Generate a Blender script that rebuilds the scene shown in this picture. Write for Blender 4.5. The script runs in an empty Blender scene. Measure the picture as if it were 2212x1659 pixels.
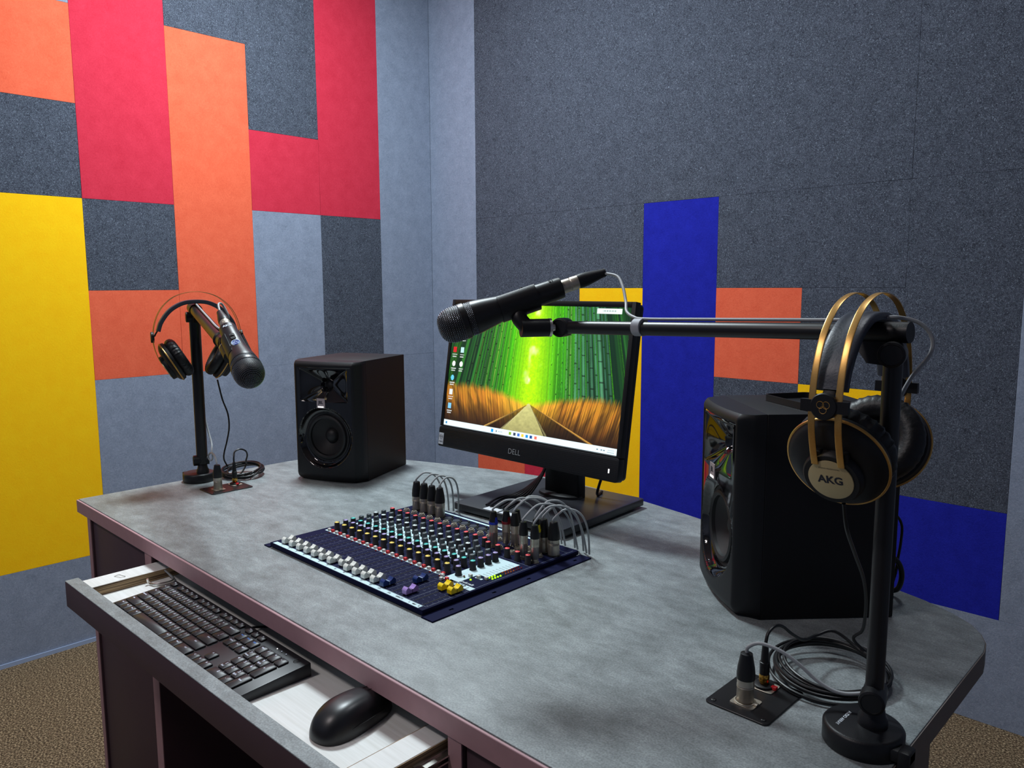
import bpy, bmesh, math, random
import numpy as np
from mathutils import Matrix, Vector
random.seed(7)
C = bpy.context.scene.collection
PI = math.pi

# ------------------------------------------------------------------ camera, light, exposure
CR = Vector((0.716209, 0.697873, -0.004106)); CU = Vector((-0.084118, 0.092166, 0.992184)); CD = Vector((-0.692797, 0.710266, -0.124714))
cam = bpy.data.cameras.new('camera'); cam_ob = bpy.data.objects.new('camera', cam); C.objects.link(cam_ob)
cam.sensor_fit = 'HORIZONTAL'; cam.sensor_width = 36.0; cam.lens = 36.0 * 1675.99 / 2212.0
cam.clip_start = 0.02
mw = Matrix.Identity(4)
for i in range(3):
    mw[i][0] = CR[i]; mw[i][1] = CU[i]; mw[i][2] = -CD[i]
mw[0][3], mw[1][3], mw[2][3] = 0.0, 0.0, 1.233
cam_ob.matrix_world = mw
bpy.context.scene.camera = cam_ob
vs = bpy.context.scene.view_settings
vs.view_transform = 'Standard'; vs.look = 'None'; vs.gamma = 1.0; vs.use_curve_mapping = False
vs.exposure = 0.08
W = bpy.data.worlds.new('world'); bpy.context.scene.world = W; W.use_nodes = True
W.node_tree.nodes['Background'].inputs[0].default_value = (0.5, 0.55, 0.7, 1)
W.node_tree.nodes['Background'].inputs[1].default_value = 0.02
bpy.context.scene.cycles.max_bounces = 8
bpy.context.scene.cycles.use_adaptive_sampling = True
bpy.context.scene.cycles.use_denoising = True

def area(name, loc, size, power, col, size_y=None):
    l = bpy.data.lights.new(name, 'AREA'); l.energy = power; l.color = col; l.size = size
    if size_y: l.shape = 'RECTANGLE'; l.size_y = size_y
    o = bpy.data.objects.new(name, l); C.objects.link(o); o.location = loc
    return o
LAMPS = [  # one ceiling panel, then two added fills: place, side, watts, colour
    ((-1.95, 1.25), 0.36, 56.0, (0.83, 0.95, 1.0)),
    ((-1.30, -0.75), 0.36, 15.0, (1.0, 0.90, 0.89)),  # added fill from the front, lifts the desk front and walls
    ((-0.55, 1.62), 0.36, 6.0, (0.90, 0.95, 1.0)),  # added lamp that brightens the top of the back wall
]
CEIL = 2.80
for i, (p, s, e, c) in enumerate(LAMPS):
    area('lamp_or_fill_light', (p[0], p[1], CEIL - 0.03), s, e, c)

# ------------------------------------------------------------------ materials
def srgb(r, g, b):
    f = lambda c: (c / 255.0 / 12.92) if c / 255.0 <= 0.04045 else ((c / 255.0 + 0.055) / 1.055) ** 2.4
    return (f(r), f(g), f(b), 1.0)

def mat(name, col, rough=0.5, metal=0.0, spec=0.5, emit=None, estr=0.0, coat=0.0, grain=0.0, gscale=200.0, bump=0.0, aniso=0):
    m = bpy.data.materials.new(name); m.use_nodes = True
    nt = m.node_tree; b = nt.nodes['Principled BSDF']
    if len(col) == 3: col = (*col, 1.0)
    b.inputs['Base Color'].default_value = col
    b.inputs['Roughness'].default_value = rough
    b.inputs['Metallic'].default_value = metal
    b.inputs['Specular IOR Level'].default_value = spec
    b.inputs['Coat Weight'].default_value = coat
    b.inputs['Coat Roughness'].default_value = 0.05
    if emit:
        b.inputs['Emission Color'].default_value = emit; b.inputs['Emission Strength'].default_value = estr
    if grain or bump:
        tc = nt.nodes.new('ShaderNodeTexCoord'); n = nt.nodes.new('ShaderNodeTexNoise')
        n.inputs['Scale'].default_value = gscale; n.inputs['Detail'].default_value = 3
        nt.links.new(tc.outputs['Object'], n.inputs['Vector'])
        if grain:
            mx = nt.nodes.new('ShaderNodeMix'); mx.data_type = 'RGBA'
            mx.inputs[6].default_value = tuple(c * (1 - grain) for c in col[:3]) + (1,)
            mx.inputs[7].default_value = tuple(min(1, c * (1 + grain)) for c in col[:3]) + (1,)
            nt.links.new(n.outputs['Fac'], mx.inputs[0]); nt.links.new(mx.outputs[2], b.inputs['Base Color'])
        if bump:
            bp = nt.nodes.new('ShaderNodeBump'); bp.inputs['Strength'].default_value = bump; bp.inputs['Distance'].default_value = 0.001
            nt.links.new(n.outputs['Fac'], bp.inputs['Height']); nt.links.new(bp.outputs['Normal'], b.inputs['Normal'])
    return m

def felt(name, lo, hi, contrast=0.5, fleck=0.0, fleck_col=(0.5, 0.5, 0.6, 1)):
    """pressed felt: short tangled fibres, soft mottling"""
    m = bpy.data.materials.new(name); m.use_nodes = True
    nt = m.node_tree; N = nt.nodes; L = nt.links; b = N['Principled BSDF']
    b.inputs['Roughness'].default_value = 0.95; b.inputs['Specular IOR Level'].default_value = 0.15
    g = N.new('ShaderNodeNewGeometry')
    n1 = N.new('ShaderNodeTexNoise'); n1.inputs['Scale'].default_value = 95; n1.inputs['Detail'].default_value = 6; n1.inputs['Roughness'].default_value = 0.7; n1.inputs['Distortion'].default_value = 2.2
    n2 = N.new('ShaderNodeTexNoise'); n2.inputs['Scale'].default_value = 22; n2.inputs['Detail'].default_value = 3
    for n in (n1, n2): L.new(g.outputs['Position'], n.inputs['Vector'])
    r1 = N.new('ShaderNodeMapRange'); r1.inputs[1].default_value = 0.5 - 0.28 / max(contrast, .1) * .5; r1.inputs[2].default_value = 0.5 + 0.28 / max(contrast, .1) * .5
    L.new(n1.outputs['Fac'], r1.inputs[0])
    a = N.new('ShaderNodeMath'); a.operation = 'MULTIPLY_ADD'; a.inputs[1].default_value = 0.5; 
    L.new(n2.outputs['Fac'], a.inputs[0])
    s = N.new('ShaderNodeMath'); s.operation = 'MULTIPLY'; s.inputs[1].default_value = 0.6; L.new(r1.outputs[0], s.inputs[0]); L.new(s.outputs[0], a.inputs[2])
    mx = N.new('ShaderNodeMix'); mx.data_type = 'RGBA'; mx.inputs[6].default_value = lo; mx.inputs[7].default_value = hi
    L.new(a.outputs[0], mx.inputs[0])
    out = mx.outputs[2]
    if fleck:
        n3 = N.new('ShaderNodeTexNoise'); n3.inputs['Scale'].default_value = 105; n3.inputs['Detail'].default_value = 5; n3.inputs['Roughness'].default_value = .65; n3.inputs['Distortion'].default_value = 5.0
        L.new(g.outputs['Position'], n3.inputs['Vector'])
        r3 = N.new('ShaderNodeMapRange'); r3.inputs[1].default_value = 0.52; r3.inputs[2].default_value = 0.70; r3.inputs[4].default_value = fleck
        L.new(n3.outputs['Fac'], r3.inputs[0])
        m2 = N.new('ShaderNodeMix'); m2.data_type = 'RGBA'; m2.inputs[7].default_value = fleck_col
        L.new(r3.outputs[0], m2.inputs[0]); L.new(out, m2.inputs[6]); out = m2.outputs[2]
    L.new(out, b.inputs['Base Color'])
    bp = N.new('ShaderNodeBump'); bp.inputs['Strength'].default_value = 0.35; bp.inputs['Distance'].default_value = 0.002
    L.new(n1.outputs['Fac'], bp.inputs['Height']); L.new(bp.outputs['Normal'], b.inputs['Normal'])
    return m

def stone(name, cols, scale=20.0, rough=0.5, spk=0.2):
    m = bpy.data.materials.new(name); m.use_nodes = True
    nt = m.node_tree; N = nt.nodes; L = nt.links; b = N['Principled BSDF']
    b.inputs['Roughness'].default_value = rough; b.inputs['Specular IOR Level'].default_value = 0.4
    g = N.new('ShaderNodeNewGeometry'); mp = N.new('ShaderNodeMapping'); mp.inputs['Scale'].default_value = (0.75, 1.3, 1)
    L.new(g.outputs['Position'], mp.inputs['Vector'])
    n1 = N.new('ShaderNodeTexNoise'); n1.inputs['Scale'].default_value = scale; n1.inputs['Detail'].default_value = 8; n1.inputs['Roughness'].default_value = 0.76; n1.inputs['Distortion'].default_value = 0.15
    L.new(mp.outputs[0], n1.inputs['Vector'])
    cr = N.new('ShaderNodeValToRGB'); e = cr.color_ramp.elements
    e[0].position = 0.30; e[0].color = cols[0]; e[1].position = 0.70; e[1].color = cols[2]
    k = e.new(0.49); k.color = cols[1]
    L.new(n1.outputs['Fac'], cr.inputs[0])
    n2 = N.new('ShaderNodeTexNoise'); n2.inputs['Scale'].default_value = 420; n2.inputs['Detail'].default_value = 2
    L.new(g.outputs['Position'], n2.inputs['Vector'])
    mr = N.new('ShaderNodeMapRange'); mr.inputs[1].default_value = .35; mr.inputs[2].default_value = .65; mr.inputs[3].default_value = 1 - spk; mr.inputs[4].default_value = 1 + spk
    L.new(n2.outputs['Fac'], mr.inputs[0])
    mu = N.new('ShaderNodeVectorMath'); mu.operation = 'SCALE'; L.new(cr.outputs[0], mu.inputs[0]); L.new(mr.outputs[0], mu.inputs['Scale'])
    L.new(mu.outputs[0], b.inputs['Base Color'])
    bp = N.new('ShaderNodeBump'); bp.inputs['Strength'].default_value = 0.25; bp.inputs['Distance'].default_value = 0.0006
    L.new(n2.outputs['Fac'], bp.inputs['Height']); L.new(bp.outputs['Normal'], b.inputs['Normal'])
    return m

def laminate(name, c1, c2):
    m = bpy.data.materials.new(name); m.use_nodes = True
    nt = m.node_tree; N = nt.nodes; L = nt.links; b = N['Principled BSDF']; b.inputs['Roughness'].default_value = 0.5
    g = N.new('ShaderNodeNewGeometry'); mp = N.new('ShaderNodeMapping'); mp.inputs['Scale'].default_value = (3, 90, 90)
    mp.inputs['Rotation'].default_value = (0, 0, 0.5)
    L.new(g.outputs['Position'], mp.inputs['Vector'])
    n = N.new('ShaderNodeTexNoise'); n.inputs['Scale'].default_value = 3; n.inputs['Detail'].default_value = 4; L.new(mp.outputs[0], n.inputs['Vector'])
    mx = N.new('ShaderNodeMix'); mx.data_type = 'RGBA'; mx.inputs[6].default_value = c1; mx.inputs[7].default_value = c2
    L.new(n.outputs['Fac'], mx.inputs[0]); L.new(mx.outputs[2], b.inputs['Base Color'])
    return m

def plywood(name):
    m = bpy.data.materials.new(name); m.use_nodes = True
    nt = m.node_tree; N = nt.nodes; L = nt.links; b = N['Principled BSDF']; b.inputs['Roughness'].default_value = 0.8
    g = N.new('ShaderNodeNewGeometry'); mp = N.new('ShaderNodeMapping'); mp.inputs['Scale'].default_value = (4, 4, 420)
    L.new(g.outputs['Position'], mp.inputs['Vector'])
    n = N.new('ShaderNodeTexNoise'); n.inputs['Scale'].default_value = 1; n.inputs['Detail'].default_value = 3; L.new(mp.outputs[0], n.inputs['Vector'])
    cr = N.new('ShaderNodeValToRGB'); e = cr.color_ramp.elements
    e[0].position = .38; e[0].color = srgb(70, 50, 32); e[1].position = .62; e[1].color = srgb(190, 160, 120)
    L.new(n.outputs['Fac'], cr.inputs[0]); L.new(cr.outputs[0], b.inputs['Base Color'])
    return m

MT = dict(
    f_orange=felt('felt_orange', srgb(208, 76, 50), srgb(240, 116, 84), .5),
    f_red=felt('felt_red', srgb(176, 28, 50), srgb(214, 60, 82), .5),
    f_yellow=felt('felt_yellow', srgb(250, 178, 4), srgb(255, 210, 24), .4),
    f_blue=felt('felt_blue', srgb(16, 20, 118), srgb(36, 44, 178), .5),
    f_grey=felt('felt_grey', srgb(98, 108, 126), srgb(150, 160, 182), .7, .35, srgb(190, 200, 218)),
    f_char=felt('felt_charcoal', srgb(26, 29, 38), srgb(78, 83, 97), 1.2, .7, srgb(158, 170, 188)),
    f_paint=mat('painted_plaster', srgb(150, 152, 160), .9),
    stone=stone('concrete_laminate', [srgb(104, 110, 111), srgb(128, 135, 137), srgb(154, 162, 164)]),
    mauve=mat('mauve_edge_banding', srgb(176, 138, 144), .55, grain=.08, gscale=60),
    plum=mat('dark_plum_board', srgb(76, 56, 64), .6, grain=.06, gscale=40),
    slate=mat('dark_grey_edge', srgb(112, 104, 100), .6, grain=.1, gscale=60),
    white_ply=laminate('white_laminate', srgb(205, 205, 200), srgb(238, 240, 240)),
    ply=plywood('plywood_edge'),
    carpet=None,
    black=mat('black_plastic', srgb(26, 27, 30), .45, grain=.1, gscale=900, bump=.15),
    black_plastic=mat('ribbed_black_plastic', srgb(21, 22, 26), .42, spec=.4, grain=.1, gscale=900, bump=.15),
    black_soft=mat('soft_black_plastic', srgb(20, 21, 25), .5, spec=.35),
    black_gloss=mat('gloss_black', srgb(10, 10, 12), .06, spec=.6, coat=.6),
    black_satin=mat('black_vinyl_cabinet', srgb(17, 17, 20), .55, spec=.3, grain=.12, gscale=700, bump=.2),
    black_metal=mat('black_powder_coat', srgb(22, 22, 25), .38, spec=.5),
    rubber=mat('rubber', srgb(20, 20, 23), .55),
    cone=mat('woofer_cone', srgb(28, 26, 28), .6),
    leather=mat('black_leatherette', srgb(20, 21, 25), .46, spec=.4, grain=.1, gscale=300, bump=.3),
    cushion=mat('grey_leatherette', srgb(56, 62, 74), .42, bump=.2, gscale=400),
    gold=mat('brushed_gold', srgb(212, 166, 96), .34, .9, grain=.1, gscale=500),
    goldplate=mat('champagne_plate', srgb(206, 188, 142), .42, .3),
    brass=mat('gold_plating', srgb(220, 170, 80), .22, 1),
    nickel=mat('nickel', srgb(196, 188, 174), .42, .9, grain=.1, gscale=300),
    steel=mat('zinc_steel', srgb(215, 212, 205), .3, 1),
    navy=mat('navy_powder_coat', srgb(18, 22, 54), .7, spec=.08, grain=.1, gscale=900, bump=.1),
    tick=mat('grey_blue_ink', srgb(128, 138, 160), .6), base_top=mat('satin_grey_black', srgb(40, 42, 48), .42),
    print_=mat('pale_print', srgb(196, 222, 228), .6),
    ink=mat('white_ink', srgb(205, 215, 225), .6),
    dkink=mat('dark_ink', srgb(30, 34, 50), .6),
    cable_grey=mat('grey_cable', srgb(160, 164, 168), .42),
    cable_black=mat('black_cable', srgb(14, 14, 18), .42, spec=.4),
    key=mat('key_plastic', srgb(40, 38, 42), .42, grain=.1, gscale=800),
    kbody=mat('keyboard_plastic', srgb(36, 37, 42), .42, grain=.1, gscale=800),
    legend=mat('legend_white', srgb(215, 222, 240), .6),
    legend_b=mat('legend_blue', srgb(70, 130, 215), .6),
    mouse=mat('mouse_plastic', srgb(26, 27, 31), .36, grain=.1, gscale=900),
    knob=mat('knob_black', srgb(36, 36, 42), .45),
    knob_grey=mat('knob_grey', srgb(74, 82, 88), .5),
    c_red=mat('cap_red', srgb(238, 78, 84), .45), c_yel=mat('cap_yellow', srgb(238, 208, 92), .45),
    c_teal=mat('cap_teal', srgb(70, 198, 190), .45), c_pur=mat('cap_lilac', srgb(160, 146, 198), .45), c_wht=mat('cap_white', srgb(214, 226, 226), .45),
    fad_w=mat('fader_white', srgb(228, 230, 224), .4), fad_b=mat('fader_blue', srgb(22, 52, 112), .4), fad_p=mat('fader_lilac', srgb(170, 140, 210), .4), fad_y=mat('fader_yellow', srgb(248, 214, 10), .4),
    btn_w=mat('button_white', srgb(208, 210, 206), .4), btn_r=mat('button_red', srgb(214, 40, 44), .4),
    slot=mat('slot_black', srgb(6, 6, 8), .7),
    led_g=mat('led_green', srgb(90, 200, 10), .4, emit=srgb(170, 255, 10), estr=1.6), led_gd=mat('led_green_unlit', srgb(40, 90, 40), .4),
    led_a=mat('led_amber_unlit', srgb(190, 100, 50), .4), led_r=mat('led_red_unlit', srgb(120, 20, 28), .4),
    badge=mat('badge_metal', srgb(205, 190, 190), .3, .5), badge_led=mat('badge_led', srgb(240, 240, 240), .4, emit=(1, 1, 1, 1), estr=1.2),
    sticker=mat('sticker', srgb(200, 205, 212), .5),
    ring_blue=mat('ring_blue', srgb(24, 50, 190), .45), ring_red=mat('ring_red', srgb(130, 14, 26), .45), ring_yel=mat('ring_yellow', srgb(235, 215, 30), .45),
    tab_red=mat('tab_red', srgb(220, 30, 40), .4),
    velcro=mat('grey_tie', srgb(170, 174, 182), .6), ceil=mat('ceiling_paint', srgb(205, 205, 208), .9),
    lamp_on=mat('lamp_diffuser', (.9, .9, .9, 1), .5, emit=(.9, .95, 1, 1), estr=3.0), lamp_frame=mat('lamp_frame', srgb(220, 220, 222), .5),
    skirt=mat('pale_trim', srgb(150, 165, 195), .6),
)
def carpet_mat():
    m = bpy.data.materials.new('brown_fleck_carpet'); m.use_nodes = True
    nt = m.node_tree; N = nt.nodes; L = nt.links; b = N['Principled BSDF']; b.inputs['Roughness'].default_value = 1; b.inputs['Specular IOR Level'].default_value = .1
    g = N.new('ShaderNodeNewGeometry'); n = N.new('ShaderNodeTexNoise'); n.inputs['Scale'].default_value = 190; n.inputs['Detail'].default_value = 4; n.inputs['Roughness'].default_value = .75
    L.new(g.outputs['Position'], n.inputs['Vector'])
    cr = N.new('ShaderNodeValToRGB'); e = cr.color_ramp.elements
    e[0].position = .36; e[0].color = srgb(40, 33, 27); e[1].position = .66; e[1].color = srgb(200, 176, 142); k = e.new(.5); k.color = srgb(98, 81, 63)
    L.new(n.outputs['Fac'], cr.inputs[0]); L.new(cr.outputs[0], b.inputs['Base Color'])
    bp = N.new('ShaderNodeBump'); bp.inputs['Strength'].default_value = .7; bp.inputs['Distance'].default_value = .004
    L.new(n.outputs['Fac'], bp.inputs['Height']); L.new(bp.outputs['Normal'], b.inputs['Normal'])
    return m
MT['carpet'] = carpet_mat()

# ------------------------------------------------------------------ mesh helpers
def frame_z(axis):
    return Vector(axis).normalized().to_track_quat('Z', 'Y').to_matrix().to_4x4()

class MB:
    def __init__(s): s.v = []; s.f = []; s.mi = []; s.cur = 0
    def add(s, vs, fs, T=None):
        n = len(s.v)
        for p in vs:
            p = Vector(p)
            s.v.append(T @ p if T else p)
        for f in fs: s.f.append([n + i for i in f]); s.mi.append(s.cur)
        return s
    def box(s, x0, x1, y0, y1, z0, z1, T=None):
        return s.add([(x0, y0, z0), (x1, y0, z0), (x1, y1, z0), (x0, y1, z0), (x0, y0, z1), (x1, y0, z1), (x1, y1, z1), (x0, y1, z1)],
                     [(3, 2, 1, 0), (4, 5, 6, 7), (0, 1, 5, 4), (1, 2, 6, 5), (2, 3, 7, 6), (3, 0, 4, 7)], T)
    def prism(s, poly, z0, z1, T=None, inset=0.0):
        """polygon (ccw) extruded in z; inset bevels the top edge"""
        n = len(poly)
        if inset:
            c = Vector((sum(p[0] for p in poly) / n, sum(p[1] for p in poly) / n))
            sc = [((p[0] - c.x), (p[1] - c.y)) for p in poly]
            mxr = max(math.hypot(*q) for q in sc)
            top = [(c.x + q[0] * (1 - inset / max(abs(q[0]), 1e-6) if abs(q[0]) > inset * 2 else 1), c.y + q[1] * (1 - inset / max(abs(q[1]), 1e-6) if abs(q[1]) > inset * 2 else 1)) for q in sc]
            vs = [(p[0], p[1], z0) for p in poly] + [(p[0], p[1], z1 - inset) for p in poly] + [(p[0], p[1], z1) for p in top]
            fs = [list(range(n))[::-1]] + [(i, (i + 1) % n, n + (i + 1) % n, n + i) for i in range(n)] + [(n + i, n + (i + 1) % n, 2 * n + (i + 1) % n, 2 * n + i) for i in range(n)] + [[2 * n + i for i in range(n)]]
        else:
            vs = [(p[0], p[1], z0) for p in poly] + [(p[0], p[1], z1) for p in poly]
            fs = [list(range(n))[::-1], [n + i for i in range(n)]] + [(i, (i + 1) % n, n + (i + 1) % n, n + i) for i in range(n)]
        return s.add(vs, fs, T)
    def lathe(s, prof, T=None, n=32, caps=True, sy=1.0):
        vs = []; fs = []
        for (r, z) in prof:
            for i in range(n):
                a = 2 * PI * i / n; vs.append((r * math.cos(a), r * math.sin(a) * sy, z))
        m = len(prof)
        for j in range(m - 1):
            for i in range(n):
                a, b = j * n + i, j * n + (i + 1) % n
                fs.append((a, b, b + n, a + n))
        if caps:
            fs.append(list(range(n))[::-1]); fs.append([(m - 1) * n + i for i in range(n)])
        return s.add(vs, fs, T)
    def cyl(s, p0, p1, r0, r1=None, n=24):
        p0 = Vector(p0); p1 = Vector(p1); d = p1 - p0
        T = Matrix.Translation(p0) @ frame_z(d)
        return s.lathe([(r0, 0), (r1 if r1 is not None else r0, d.length)], T, n)
    def tube(s, pts, r, n=10, smooth=True, sub=6, flat=None, closed=False, up=None):
        P = [Vector(p) for p in pts]
        if smooth: P = catmull(P, sub)
        m = len(P); vs = []; fs = []
        t0 = (P[1] - P[0]).normalized()
        nrm = Vector(up) if up else (Vector((0, 0, 1)) if abs(t0.z) < .9 else Vector((1, 0, 0)))
        nrm = (nrm - t0 * nrm.dot(t0)).normalized()
        for k in range(m):
            t = (P[min(k + 1, m - 1)] - P[max(k - 1, 0)]).normalized()
            nrm = (nrm - t * nrm.dot(t)).normalized(); bi = t.cross(nrm)
            for i in range(n):
                a = 2 * PI * i / n
                if flat: ca_, sa_ = math.cos(a), math.sin(a); vs.append(P[k] + nrm * (flat[1] * math.copysign(abs(ca_) ** .45, ca_)) + bi * (flat[0] * math.copysign(abs(sa_) ** .45, sa_)))
                else: vs.append(P[k] + nrm * (r * math.cos(a)) + bi * (r * math.sin(a)))
        for k in range(m - 1):
            for i in range(n):
                a, b = k * n + i, k * n + (i + 1) % n
                fs.append((a, b, b + n, a + n))
        fs.append(list(range(n))[::-1]); fs.append([(m - 1) * n + i for i in range(n)])
        return s.add(vs, fs)
    def torus(s, R, r, T=None, n=48, k=12, sz=1.0):
        vs = []; fs = []
        for i in range(n):
            a = 2 * PI * i / n
            for j in range(k):
                b = 2 * PI * j / k; rr = R + r * math.cos(b)
                vs.append((rr * math.cos(a), rr * math.sin(a), r * math.sin(b) * sz))
        for i in range(n):
            for j in range(k):
                fs.append((i * k + j, ((i + 1) % n) * k + j, ((i + 1) % n) * k + (j + 1) % k, i * k + (j + 1) % k))
        return s.add(vs, fs, T)
    def build(s, name, material, parent=None, smooth=False, bevel=0.0, bseg=2, loc=None, angle=35):
        me = bpy.data.meshes.new(name)
        off = Vector(loc) if loc is not None else Vector((0, 0, 0))
        me.from_pydata([tuple(p - off) for p in s.v], [], s.f)
        mats = material if isinstance(material, (list, tuple)) else [material]
        for m in mats: me.materials.append(m)
        if len(mats) > 1: me.polygons.foreach_set('material_index', s.mi)
        me.validate(); me.update()
        o = bpy.data.objects.new(name, me); C.objects.link(o)
        if parent: o.parent = parent
        if loc is not None: o.location = off
        if bevel:
            bm = bmesh.new(); bm.from_mesh(me)
            es = [e for e in bm.edges if len(e.link_faces) == 2 and e.calc_face_angle(0) > math.radians(angle)]
            bmesh.ops.bevel(bm, geom=es, offset=bevel, segments=bseg, affect='EDGES', profile=.5, clamp_overlap=True)
            bm.to_mesh(me); bm.free(); smooth = True
        if smooth:
            me.polygons.foreach_set('use_smooth', [True] * len(me.polygons))
            bm = bmesh.new(); bm.from_mesh(me)
            for e in bm.edges:
                if len(e.link_faces) == 2 and e.calc_face_angle(0) > math.radians(40): e.smooth = False
            bm.to_mesh(me); bm.free()
        me.update()
        return o

def catmull(P, sub=6):
    if len(P) < 3: return P
    out = []; Q = [P[0] * 2 - P[1]] + P + [P[-1] * 2 - P[-2]]
    for i in range(1, len(Q) - 2):
        for k in range(sub):
            t = k / sub
            a, b, c, d = Q[i - 1], Q[i], Q[i + 1], Q[i + 2]
            out.append(0.5 * ((2 * b) + (c - a) * t + (2 * a - 5 * b + 4 * c - d) * t * t + (3 * b - a - 3 * c + d) * t ** 3))
    out.append(P[-1]); return out

def rrect(w, h, r, n=4, cx=0, cy=0):
    out = []
    for (sx, sy, a0) in ((1, -1, -90), (1, 1, 0), (-1, 1, 90), (-1, -1, 180)):
        for k in range(n + 1):
            a = math.radians(a0 + 90 * k / n)
            out.append((cx + sx * (w / 2 - r) + r * math.cos(a), cy + sy * (h / 2 - r) + r * math.sin(a)))
    return out

def tag(o, label=None, cat=None, group=None, kind=None):
    if label: o['label'] = label
    if cat: o['category'] = cat
    if group: o['group'] = group
    if kind: o['kind'] = kind
    return o

def thing(name, label, cat, loc=(0, 0, 0), rotz=0.0, group=None, M=None):
    o = bpy.data.objects.new(name, None); C.objects.link(o); o.empty_display_size = .02
    if M is not None: o.matrix_world = M
    else: o.location = loc; o.rotation_euler = (0, 0, rotz)
    return tag(o, label, cat, group)

def copy_tree(o, parent=None):
    c = o.copy(); C.objects.link(c); c.parent = parent
    for ch in [x for x in KIDS.get(o.name, [])]: copy_tree(ch, c)
    return c
KIDS = {}
def kids(root):
    """remember the tree below root so that it can be copied"""
    allo = [o for o in C.objects if o.parent]
    for o in allo: KIDS.setdefault(o.parent.name, [])
    for o in allo:
        if o not in KIDS[o.parent.name]: KIDS[o.parent.name].append(o)

_txt = {}
def text_geo(body, size, ext=0.0, res=3, bold=0.0):
    k = (body, size, ext, bold)
    if k not in _txt:
        cu = bpy.data.curves.new('lettering', 'FONT'); cu.body = body; cu.size = size; cu.extrude = ext; cu.resolution_u = res
        cu.align_x = 'CENTER'; cu.align_y = 'CENTER'; cu.offset = bold
        o = bpy.data.objects.new('lettering', cu); C.objects.link(o)
        dg = bpy.context.evaluated_depsgraph_get(); me = bpy.data.meshes.new_from_object(o.evaluated_get(dg))
        _txt[k] = ([v.co.copy() for v in me.vertices], [list(p.vertices) for p in me.polygons])
        bpy.data.objects.remove(o); bpy.data.curves.remove(cu); bpy.data.meshes.remove(me)
    return _txt[k]
def text_into(mb, body, size, T, ext=0.0, bold=0.0):
    v, f = text_geo(body, size, ext, bold=bold); mb.add(v, f, T)

TR = Matrix.Translation
def RX(a): return Matrix.Rotation(a, 4, 'X')
def RY(a): return Matrix.Rotation(a, 4, 'Y')
def RZ(a): return Matrix.Rotation(a, 4, 'Z')

# ------------------------------------------------------------------ room
XW, YW, X1, Y0 = -2.872, 2.405, 1.35, -1.75
TP = 0.009; WG = 0.024     # felt thickness; the walls stand behind battens
def struct(name, mb, m):
    o = mb.build(name, m); return tag(o, kind='structure')
struct('floor', MB().box(XW - .1, X1 + .1, Y0 - .1, YW + .1, -.05, 0), MT['carpet'])
struct('ceiling', MB().box(XW - .1, X1 + .1, Y0 - .1, YW + .1, CEIL, CEIL + .05), MT['ceil'])
struct('wall_left', MB().box(XW - WG - .1, XW - WG, Y0 - .1, YW + WG + .1, 0, CEIL), MT['f_grey'])
struct('wall_back', MB().box(XW - WG, X1 + .1, YW + WG, YW + WG + .1, 0, CEIL), MT['f_paint'])
struct('wall_right', MB().box(X1, X1 + .1, Y0, YW + WG, 0, CEIL), MT['f_grey'])
struct('wall_front', MB().box(XW - WG, X1 + .1, Y0 - .1, Y0, 0, CEIL), MT['f_grey'])
struct('baseboard_left', MB().box(XW, XW + .006, Y0, YW, 0, .014), MT['skirt'])

def panel(side, a0, a1, z0, z1, m, label, group=None):
    g = .0002
    mb = MB()
    if side == 'L': mb.box(XW - TP, XW, a0 + g, a1 - g, z0 + g, z1 - g); c = (XW, (a0 + a1) / 2, (z0 + z1) / 2)
    else: mb.box(a0 + g, a1 - g, YW, YW + TP, z0 + g, z1 - g); c = ((a0 + a1) / 2, YW, (z0 + z1) / 2)
    o = mb.build('acoustic_panel', MT[m], loc=c, bevel=.0005, bseg=1)
    tag(o, label, 'acoustic panel', group)
Zs = [0.0, .31, .614, .919, 1.225, 1.531, 1.836, 2.149, 2.45]
y = [-.02, .286, .591, .894, 1.199, 1.501, 1.806, 2.111, 2.405]
PL = [
    (y[0], y[3], 2.149, CEIL, 'f_grey', 'light grey felt panel at the very top left, above the upper orange square'),
    (y[1], y[3], Zs[6], 2.149, 'f_orange', 'orange felt panel in the top left corner, above a charcoal square'),
    (y[1], y[3], Zs[5], Zs[6], 'f_char', 'charcoal felt panel at far left between orange above and yellow below'),
    (y[1], y[3], Zs[1], Zs[5], 'f_yellow', 'tall yellow felt panel on the left wall'),
    (Y0, y[3], .014, Zs[1], 'f_grey', 'grey felt panel under the tall yellow panel, above the carpet'),
    (y[3], y[4], Zs[5], CEIL, 'f_red', 'tall red felt panel between the upper orange and the long orange panel'),
    (y[3], y[4], Zs[4], Zs[5], 'f_char', 'charcoal felt square below the tall left red panel'),
    (y[3], y[4], Zs[3], Zs[4], 'f_orange', 'orange felt square behind the left headphones'),
    (y[4], y[5], Zs[3], 2.149, 'f_orange', 'long vertical orange felt panel left of the headphones and microphone'),
    (y[4], y[5], 2.149, CEIL, 'f_char', 'charcoal felt panel above the long vertical orange panel'),
    (y[5], y[6], Zs[6], CEIL, 'f_char', 'charcoal felt panel at the top, enclosed by red on its right and below'),
    (y[5], y[6], Zs[5], Zs[6], 'f_red', 'red felt square beneath the upper charcoal panel'),
    (y[6], y[7], Zs[5], CEIL, 'f_red', 'tall red felt panel nearest the room corner'),
    (y[6], y[7], Zs[3], Zs[5], 'f_char', 'charcoal felt panel rising behind the left loudspeaker'),
    (y[5], y[6], Zs[3], Zs[5], 'f_grey', 'grey felt panel between the long orange panel and the charcoal one behind the loudspeaker'),
    (y[3], y[8], .014, Zs[3], 'f_grey', 'wide low grey felt panel behind the left half of the desk'),
    (y[7], y[8], Zs[3], CEIL, 'f_grey', 'tall grey felt panel left of the room corner'),
]
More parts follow.
